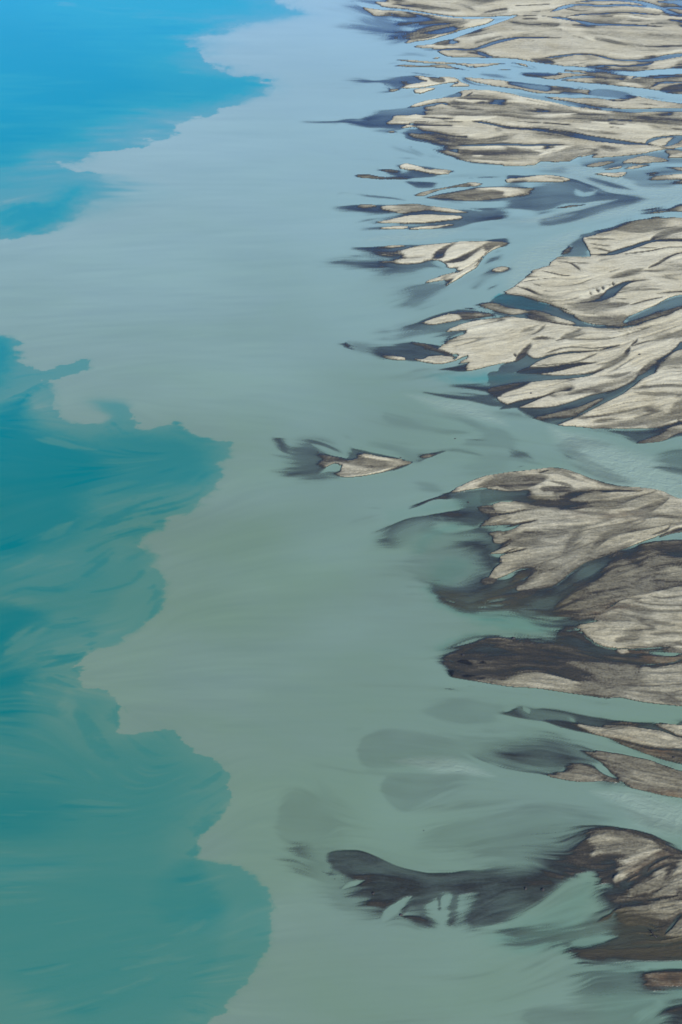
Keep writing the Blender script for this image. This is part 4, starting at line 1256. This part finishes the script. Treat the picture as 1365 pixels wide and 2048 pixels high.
def sand_material():
    t = NT('river_sand')
    lv = t.attr('rise'); ol = t.attr('algae'); kb = t.attr('silt')
    p = t.pos()
    grain = t.noise(p, .55, 4., .7); broad = t.noise(p, .02, 4., .6)
    ps = t.pos((.35, 1, 1))
    scal = t.noise(ps, .28, 3., .65, .6)
    wob = t.math('ADD', t.remap(grain, .3, .7, -.10, .10), t.remap(scal, .3, .7, -.12, .12))
    wet = t.remap(lv, 1.0, 1.25, .6, 1.)
    f = t.math('ADD', lv, t.math('MULTIPLY', wob, wet))
    f = t.remap(f, .6, 2.4)
    k = lambda x: (x-.6)/1.8
    col = t.ramp(f, [(k(.7), (.070, .078, .078)), (k(.85), (.056, .062, .060)), (k(1.0), (.036, .037, .032)), (k(1.12), (.050, .047, .037)), (k(1.22), (.078, .072, .055)), (k(1.38), (.150, .146, .108)),
                     (k(1.60), (.245, .240, .178)), (k(1.85), (.46, .45, .335)), (k(2.15), (.65, .645, .49))])
    col = t.mix(t.remap(broad, .38, .66, 0., .55), col, t.mix(1., col, (.84, .79, .68, 1), 'MULTIPLY'))
    col = t.mix(t.math('MULTIPLY', ol, .75), col, (.072, .067, .040, 1))
    rusty = t.remap(t.noise(p, .06, 4., .65), .40, .66)
    col = t.mix(t.math('MULTIPLY', t.math('MULTIPLY', t.attr('rust'), rusty), .75), col, (.165, .105, .055, 1))
    vo = t.n.new('ShaderNodeTexVoronoi'); vo.inputs['Scale'].default_value = .055; t.l.new(p, vo.inputs['Vector'])   # scattered cobbles and clods
    few = t.remap(t.noise(p, .013, 2., .5), .52, .62)
    col = t.mix(t.math('MULTIPLY', t.remap(vo.outputs['Distance'], .035, .05, 1., 0.), few), col, (.02, .02, .02, 1))
    col = t.mix(t.math('MULTIPLY', kb, .92), col, (.006, .007, .009, 1))
    b = t.bump(scal, .8, .6)
    b = t.bump(grain, .7, .3, b)
    rough = t.remap(lv, 1.0, 1.45, .2, .95)
    sp = t.remap(lv, 1.0, 1.45, .2, .06)
    sh = t.bsdf('ShaderNodeBsdfPrincipled', Base_Color=col, Roughness=rough, Normal=b)
    t.n[-1].inputs['Specular IOR Level'].default_value = .3
    t.put(t.n[-1].inputs['Specular IOR Level'], sp)
    t.l.new(sh, t.out.inputs[0]); return t.m

def water_material():
    t = NT('lake_water')
    sed = t.attr('sediment'); cov = t.attr('cover'); run = t.attr('current')
    p = t.pos()
    b1 = t.noise(t.pos((.5, 1, 1)), .012, 4., .55, .4)
    milk = t.mix(t.remap(b1, .35, .65), MILK_A, MILK_B)
    sky_tint = t.attr('sky_tint')
    lake = t.mix(sky_tint, t.ramp(sed, LAKE), t.ramp(sed, LAKE_FAR)); milk = t.mix(sky_tint, milk, MILK_FAR)
    mo = t.attr('streaks'); milk = t.mix(t.remap(mo, -2.2, 2.2, 0, 1), t.mix(1., milk, (.945, .955, .965, 1), 'MULTIPLY'), t.mix(1., milk, (1.05, 1.045, 1.035, 1), 'MULTIPLY'))
    milk = t.mix(t.math('MULTIPLY', run, .5), milk, (.33, .44, .37, 1))
    col = t.mix(t.remap(sed, .62, 1.0), lake, milk)
    rip = t.noise(t.pos((.6, 1, 1), .5), .22, 3., .6, .5)
    fine = t.noise(p, .5, 2., .5)
    nb = t.bump(rip, t.math('MULTIPLY_ADD', run, .55, .04), 1.5)
    nb = t.bump(fine, .02, .3, nb)
    diff = t.bsdf('ShaderNodeBsdfDiffuse', Color=col, Normal=nb)
    tr = t.bsdf('ShaderNodeBsdfTransparent', Color=(.91, .96, .97, 1))
    body = t.mixsh(cov, tr, diff)
    g = t.n.new('ShaderNodeNewGeometry'); dt = t.n.new('ShaderNodeVectorMath'); dt.operation = 'DOT_PRODUCT'
    t.l.new(g.outputs['Incoming'], dt.inputs[0]); t.l.new(nb, dt.inputs[1])
    fr = t.math('MULTIPLY_ADD', t.math('POWER', t.math('SUBTRACT', 1.0, t.math('ABSOLUTE', dt.outputs['Value']), clamp=True), 5.0), .98, .02)   # Schlick, both sides alike
    gl = t.bsdf('ShaderNodeBsdfGlossy', Color=(1, 1, 1, 1), Roughness=.12, Normal=nb)
    t.l.new(t.mixsh(fr, body, gl), t.out.inputs[0]); return t.m

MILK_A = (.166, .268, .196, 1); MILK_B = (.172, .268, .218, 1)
MILK_FAR = (.38, .61, .66, 1)  # far water colours, with sky light and haze mixed in
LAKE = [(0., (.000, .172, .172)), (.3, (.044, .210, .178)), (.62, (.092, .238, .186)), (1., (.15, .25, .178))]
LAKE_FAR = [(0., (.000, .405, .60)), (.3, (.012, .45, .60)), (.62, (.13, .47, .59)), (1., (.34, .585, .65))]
SAND = sand_material(); WATER = water_material()

# ------------------------------------------------------------------ meshes from the survey
LVq = np.minimum.reduce([LV[:-1,:-1], LV[1:,:-1], LV[:-1,1:], LV[1:,1:]])
HVq = np.maximum.reduce([LV[:-1,:-1], LV[1:,:-1], LV[:-1,1:], LV[1:,1:]])

def sheet(name, quads, z, mat, attrs, parent=None, origin=None):
    """one mesh out of the chosen survey cells"""
    jj, ii = np.where(quads)
    a = jj*NU + ii; q = np.stack([a + NU, a + NU + 1, a + 1, a], 1)
    used, inv = np.unique(q, return_inverse=True); inv = inv.reshape(q.shape)
    co = np.stack([GX.ravel()[used], GY.ravel()[used], z.ravel()[used]], 1)
    if origin is not None: co = co - np.array(origin)
    me = bpy.data.meshes.new(name)
    me.vertices.add(len(used)); me.vertices.foreach_set('co', co.astype(np.float32).ravel())
    me.loops.add(q.size); me.loops.foreach_set('vertex_index', inv.ravel().astype(np.int32))
    me.polygons.add(len(q)); me.polygons.foreach_set('loop_start', np.arange(0, q.size, 4, dtype=np.int32))
    me.polygons.foreach_set('use_smooth', np.ones(len(q), bool))
    me.update(calc_edges=True); me.validate()
    for k, F in attrs.items():
        at = me.attributes.new(k, 'FLOAT', 'POINT'); at.data.foreach_set('value', F.ravel()[used].astype(np.float32))
    me.materials.append(mat)
    o = bpy.data.objects.new(name, me); scene.collection.objects.link(o)
    if parent is not None: o.parent = parent
    if origin is not None and parent is None: o.location = origin
    return o

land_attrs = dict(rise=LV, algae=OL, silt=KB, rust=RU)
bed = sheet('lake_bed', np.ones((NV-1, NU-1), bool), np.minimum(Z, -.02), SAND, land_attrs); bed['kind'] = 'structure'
# water colour brightened and blued with distance from the camera, painted sky light
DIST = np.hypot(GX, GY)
SKY_TINT = (np.clip(np.interp(DIST, [650, 850, 1200, 1700, 2300, 4000], [0, .08, .38, .66, 1, 1]) + .03*n_low, 0, 1)).astype(np.float32)
MOTT = (.45*n_mid + .6*n_big + .5*n_low + .3*n_mid2).astype(np.float32)
water = sheet('water', LVq < 1.03, np.zeros_like(Z), WATER, dict(sediment=SED, cover=COVER, current=flow_u.astype(np.float32), sky_tint=SKY_TINT, streaks=MOTT)); water['kind'] = 'structure'

# ------------------------------------------------------------------ sandbars, one by one
def assign_bars(bars):
    """give every dry or damp cell to the bar it belongs to: by joined ground first, then by the nearest named crest"""
    lab = components(LV > 1.0); core = components(LV > 1.36)
    own = np.zeros(LV.shape, np.int32); comp_owner = {}
    for n, a in enumerate(bars, 1):
        i = int(np.argmin(np.abs(us-a[3]))); j = int(np.argmin(np.abs(vs-a[4])))
        sl = (slice(j-4, j+5), slice(i-7, i+8)); w = lab[sl]
        if not (w > 0).any(): print('NO GROUND AT', a[1]); continue
        ids, cn = np.unique(w[w > 0], return_counts=True); k = int(ids[np.argmax(cn)])
        c = core[sl]; c = c[(c > 0) & (w == k)]
        done = False
        if len(c):
            ids, cn = np.unique(c, return_counts=True)
            for q in ids[np.argsort(-cn)]:
                m = core == q
                if not own[m].any(): own[m] = n; done = True; break
        if not done:
            m = (lab[sl] == k); own[sl] = np.where(m, n, own[sl])
        comp_owner.setdefault(k, []).append(n)
    # nearest owned crest, by jump flooding
    H, W = LV.shape; jj, ii = np.mgrid[0:H, 0:W].astype(np.int32)
    sj = np.where(own > 0, jj, -9999); si = np.where(own > 0, ii, -9999)
    st = 512
    while st >= 1:
        for dj in (-st, 0, st):
            for di in (-st, 0, st):
                a0, a1 = max(0, -dj), min(H, H-dj); b0, b1 = max(0, -di), min(W, W-di)
                tj, ti = sj[a0+dj:a1+dj, b0+di:b1+di], si[a0+dj:a1+dj, b0+di:b1+di]
                cj, ci = sj[a0:a1, b0:b1], si[a0:a1, b0:b1]
                y, x = jj[a0:a1, b0:b1], ii[a0:a1, b0:b1]
                same = lab[np.clip(tj, 0, H-1), np.clip(ti, 0, W-1)] == lab[a0:a1, b0:b1]
                dn = ((tj-y).astype(np.int64)**2)*9 + (ti-x).astype(np.int64)**2 + np.where(same, 0, 10**7)
                same = lab[np.clip(cj, 0, H-1), np.clip(ci, 0, W-1)] == lab[a0:a1, b0:b1]
                do = ((cj-y).astype(np.int64)**2)*9 + (ci-x).astype(np.int64)**2 + np.where(same, 0, 10**7)
                m = dn < do
                cj[m] = tj[m]; ci[m] = ti[m]
        st //= 2
    thing = np.zeros(LV.shape, np.int32); near = own[np.clip(sj, 0, H-1), np.clip(si, 0, W-1)]
    for k, ns in comp_owner.items():
        m = lab == k
        thing[m] = np.where(np.isin(near[m], ns), near[m], ns[0])
    return lab, thing

LAB, THING = assign_bars(BARS)
QT = np.maximum.reduce([THING[:-1,:-1], THING[1:,:-1], THING[:-1,1:], THING[1:,1:]])
QH = (LV[:-1,:-1] + LV[1:,:-1] + LV[:-1,1:] + LV[1:,1:])/4
VISQ = (U[:-1,:-1] > 0) & (U[:-1,:-1] < 1365) & (V[:-1,:-1] > 0) & (V[:-1,:-1] < 2048)

def sandbar(n, name, label, cat, u, v, dry_label=None, wet_label=None):
    q = (QT == n) & (HVq > 1.0)
    if not q.any(): return
    m = (THING == n) & (U < 1400)
    if not m.any(): m = THING == n
    org = (float(GX[m].mean()), float(GY[m].mean()), 0.0)
    dry = q & (QH > 1.42); wet = q & ~dry
    if (dry & VISQ).sum() > 150 and (wet & VISQ).sum() > 150:
        o = bpy.data.objects.new(name, None); scene.collection.objects.link(o); o.location = org
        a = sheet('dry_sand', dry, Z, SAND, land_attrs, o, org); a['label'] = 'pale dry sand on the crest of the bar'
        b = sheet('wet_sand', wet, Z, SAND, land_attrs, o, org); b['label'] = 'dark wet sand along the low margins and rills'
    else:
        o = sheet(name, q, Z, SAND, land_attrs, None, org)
    o['label'] = label; o['category'] = cat
    return o

for n, a in enumerate(BARS, 1): sandbar(n, *a)
# what is left: damp specks and strips too small to tell apart
rest = (np.maximum.reduce([LAB[:-1,:-1], LAB[1:,:-1], LAB[:-1,1:], LAB[1:,1:]]) > 0) & (QT == 0) & (HVq > 1.0)
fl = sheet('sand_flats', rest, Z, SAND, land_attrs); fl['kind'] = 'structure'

# ------------------------------------------------------------------ the air
def haze_box():
    bm = bmesh.new(); bmesh.ops.create_cube(bm, size=1.0)
    me = bpy.data.meshes.new('haze'); bm.to_mesh(me); bm.free()
    o = bpy.data.objects.new('haze', me); scene.collection.objects.link(o)
    x0, x1 = float(GX.min())-50, float(GX.max())+50; y0, y1 = float(GY.min())-50, float(GY.max())+50; z0, z1 = -6.0, HEIGHT+6
    o.scale = (x1-x0, y1-y0, z1-z0); o.location = ((x0+x1)/2, (y0+y1)/2, (z0+z1)/2)
    m = bpy.data.materials.new('haze'); m.use_nodes = True; n = m.node_tree.nodes; n.clear()
    out = n.new('ShaderNodeOutputMaterial'); v = n.new('ShaderNodeVolumePrincipled')
    v.inputs['Color'].default_value = (.30, .62, 1, 1); v.inputs['Density'].default_value = HAZE; v.inputs['Anisotropy'].default_value = 0.0
    m.node_tree.links.new(v.outputs[0], out.inputs['Volume']); me.materials.append(m); o['kind'] = 'stuff'
HAZE = .00003
haze_box()

# ------------------------------------------------------------------ stones and wood lying on the flats
def stone_material():
    t = NT('dark_stone'); n = t.noise(t.pos(), 1.2, 4., .6)
    col = t.ramp(n, [(.3, (.012, .012, .014)), (.7, (.045, .042, .04))])
    b = t.bump(n, .6, .3)
    sh = t.bsdf('ShaderNodeBsdfPrincipled', Base_Color=col, Roughness=.8, Normal=b); t.l.new(sh, t.out.inputs[0]); return t.m
STONE = stone_material()

def bed_height(u, v):
    return float(Z[int(np.argmin(np.abs(vs-v))), int(np.argmin(np.abs(us-u)))])

def boulder(label, u, v, size, seed):
    rr = random.Random(seed); bm = bmesh.new(); bmesh.ops.create_icosphere(bm, subdivisions=3, radius=1.0)
    cuts = [Vector((rr.gauss(0, 1), rr.gauss(0, 1), rr.gauss(0, .7))).normalized() for _ in range(9)]
    lim = [rr.uniform(.55, .85) for _ in cuts]
    for w in bm.verts:                                  # chip flat faces off a round block
        for c, l in zip(cuts, lim):
            d = w.co.dot(c)
            if d > l: w.co -= c*(d-l)*.9
        w.co *= 1 + .06*math.sin(7*w.co.x + seed) * math.cos(6*w.co.y)
        w.co.x *= 1.35; w.co.z *= .75
    me = bpy.data.meshes.new('boulder'); bm.to_mesh(me); bm.free(); me.materials.append(STONE)
    for p in me.polygons: p.use_smooth = True
    o = bpy.data.objects.new('boulder', me); scene.collection.objects.link(o)
    x, y = ground(u, v); o.location = (float(x), float(y), max(bed_height(u, v), -.4) + .35*size)
    o.scale = (size, size, size); o.rotation_euler = (0, 0, rr.uniform(0, 6.28))
    o['label'] = label; o['category'] = 'boulder'; o['group'] = 'dark boulders lying in the shallows'

for k, a in enumerate([
    ('small dark boulder on the submerged bank, above its pale fan shaped streaks', 747, 1787, .8),
    ('dark boulder at the lower edge of the submerged bank beside a dark lobe', 802, 1830, .9),
    ('dark boulder in shallow water left of the lone arrowhead island', 636, 904, .8),
    ('dark boulder in the milky water just above the tip of the arrowhead island', 802, 915, .8),
    ('dark boulder in the turquoise inlet under the thin dark sand spit', 937, 1005, 1.0),
    ('dark boulder at the rounded end of the dark muddy spit', 927, 1311, 1.0),
    ('larger dark boulder on the upper edge of the dark muddy spit', 1027, 1277, 1.3),
    ('dark boulder alone on smooth pale sand of the largest cream bar', 1279, 711, 1.0),
    ('dark boulder on pale sand between two dark inlets above the milky river', 1062, 789, .9),
    ('dark boulder on brown wet mud below the feather edged bar', 1348, 1516, .8),
    ('lone dark speck of a boulder in open water above the long submerged bank', 848, 1661, .5),
    ('left one of two boulders on the submerged bank below the bright tongue', 1052, 1777, .8),
    ('right one of two boulders on the submerged bank below the bright tongue', 1086, 1780, .9),
    ('dark boulder in the pale shoal between the two river arms', 911, 877, .8)]):
    boulder(*a, seed=k+3)

def limb(name, pts, r0, r1, parent):
    """a tapering, slightly crooked bole"""
    bm = bmesh.new(); rings = []; n = 9
    for i, p in enumerate(pts):
        d = (Vector(pts[min(i+1, len(pts)-1)]) - Vector(pts[max(i-1, 0)])).normalized()
        s = d.cross(Vector((0, 0, 1))).normalized(); q = s.cross(d); r = r0 + (r1-r0)*i/(len(pts)-1)
        rings.append([bm.verts.new(Vector(p) + (s*math.cos(2*math.pi*j/n) + q*math.sin(2*math.pi*j/n))*r*(1+.12*math.sin(3*j+i))) for j in range(n)])
    for a, b in zip(rings[:-1], rings[1:]):
        for j in range(n): bm.faces.new((a[j], a[(j+1) % n], b[(j+1) % n], b[j]))
    bm.faces.new(rings[0][::-1]); bm.faces.new(rings[-1])
    me = bpy.data.meshes.new(name); bm.to_mesh(me); bm.free(); me.materials.append(STONE)
    for p in me.polygons: p.use_smooth = True
    o = bpy.data.objects.new(name, me); scene.collection.objects.link(o); o.parent = parent

snag = bpy.data.objects.new('driftwood', None); scene.collection.objects.link(snag)
x, y = ground(1307, 1869); snag.location = (float(x), float(y), max(bed_height(1307, 1869), 0) + .2); snag.rotation_euler = (0, 0, 2.2)
snag['label'] = 'dark branching driftwood snag stranded on the olive mud flat near the lower right edge'; snag['category'] = 'driftwood'
limb('trunk', [(-2.6, 0, 0), (-1.2, .2, .15), (.3, .05, .25), (1.8, -.25, .5), (3.0, -.3, .7)], .42, .18, snag)
for pts in ([(-1.2, .2, .15), (-.7, 1.2, .4), (-.5, 2.1, .5)], [(.3, .05, .25), (.9, .9, .6), (1.8, 1.5, .8)], [(.9, -.1, .3), (1.3, -1.1, .5), (2.0, -1.7, .7)], [(-2.2, 0, .1), (-2.7, -.9, .4), (-2.9, -1.5, .5)]):
    limb('branch', pts, .2, .07, snag)
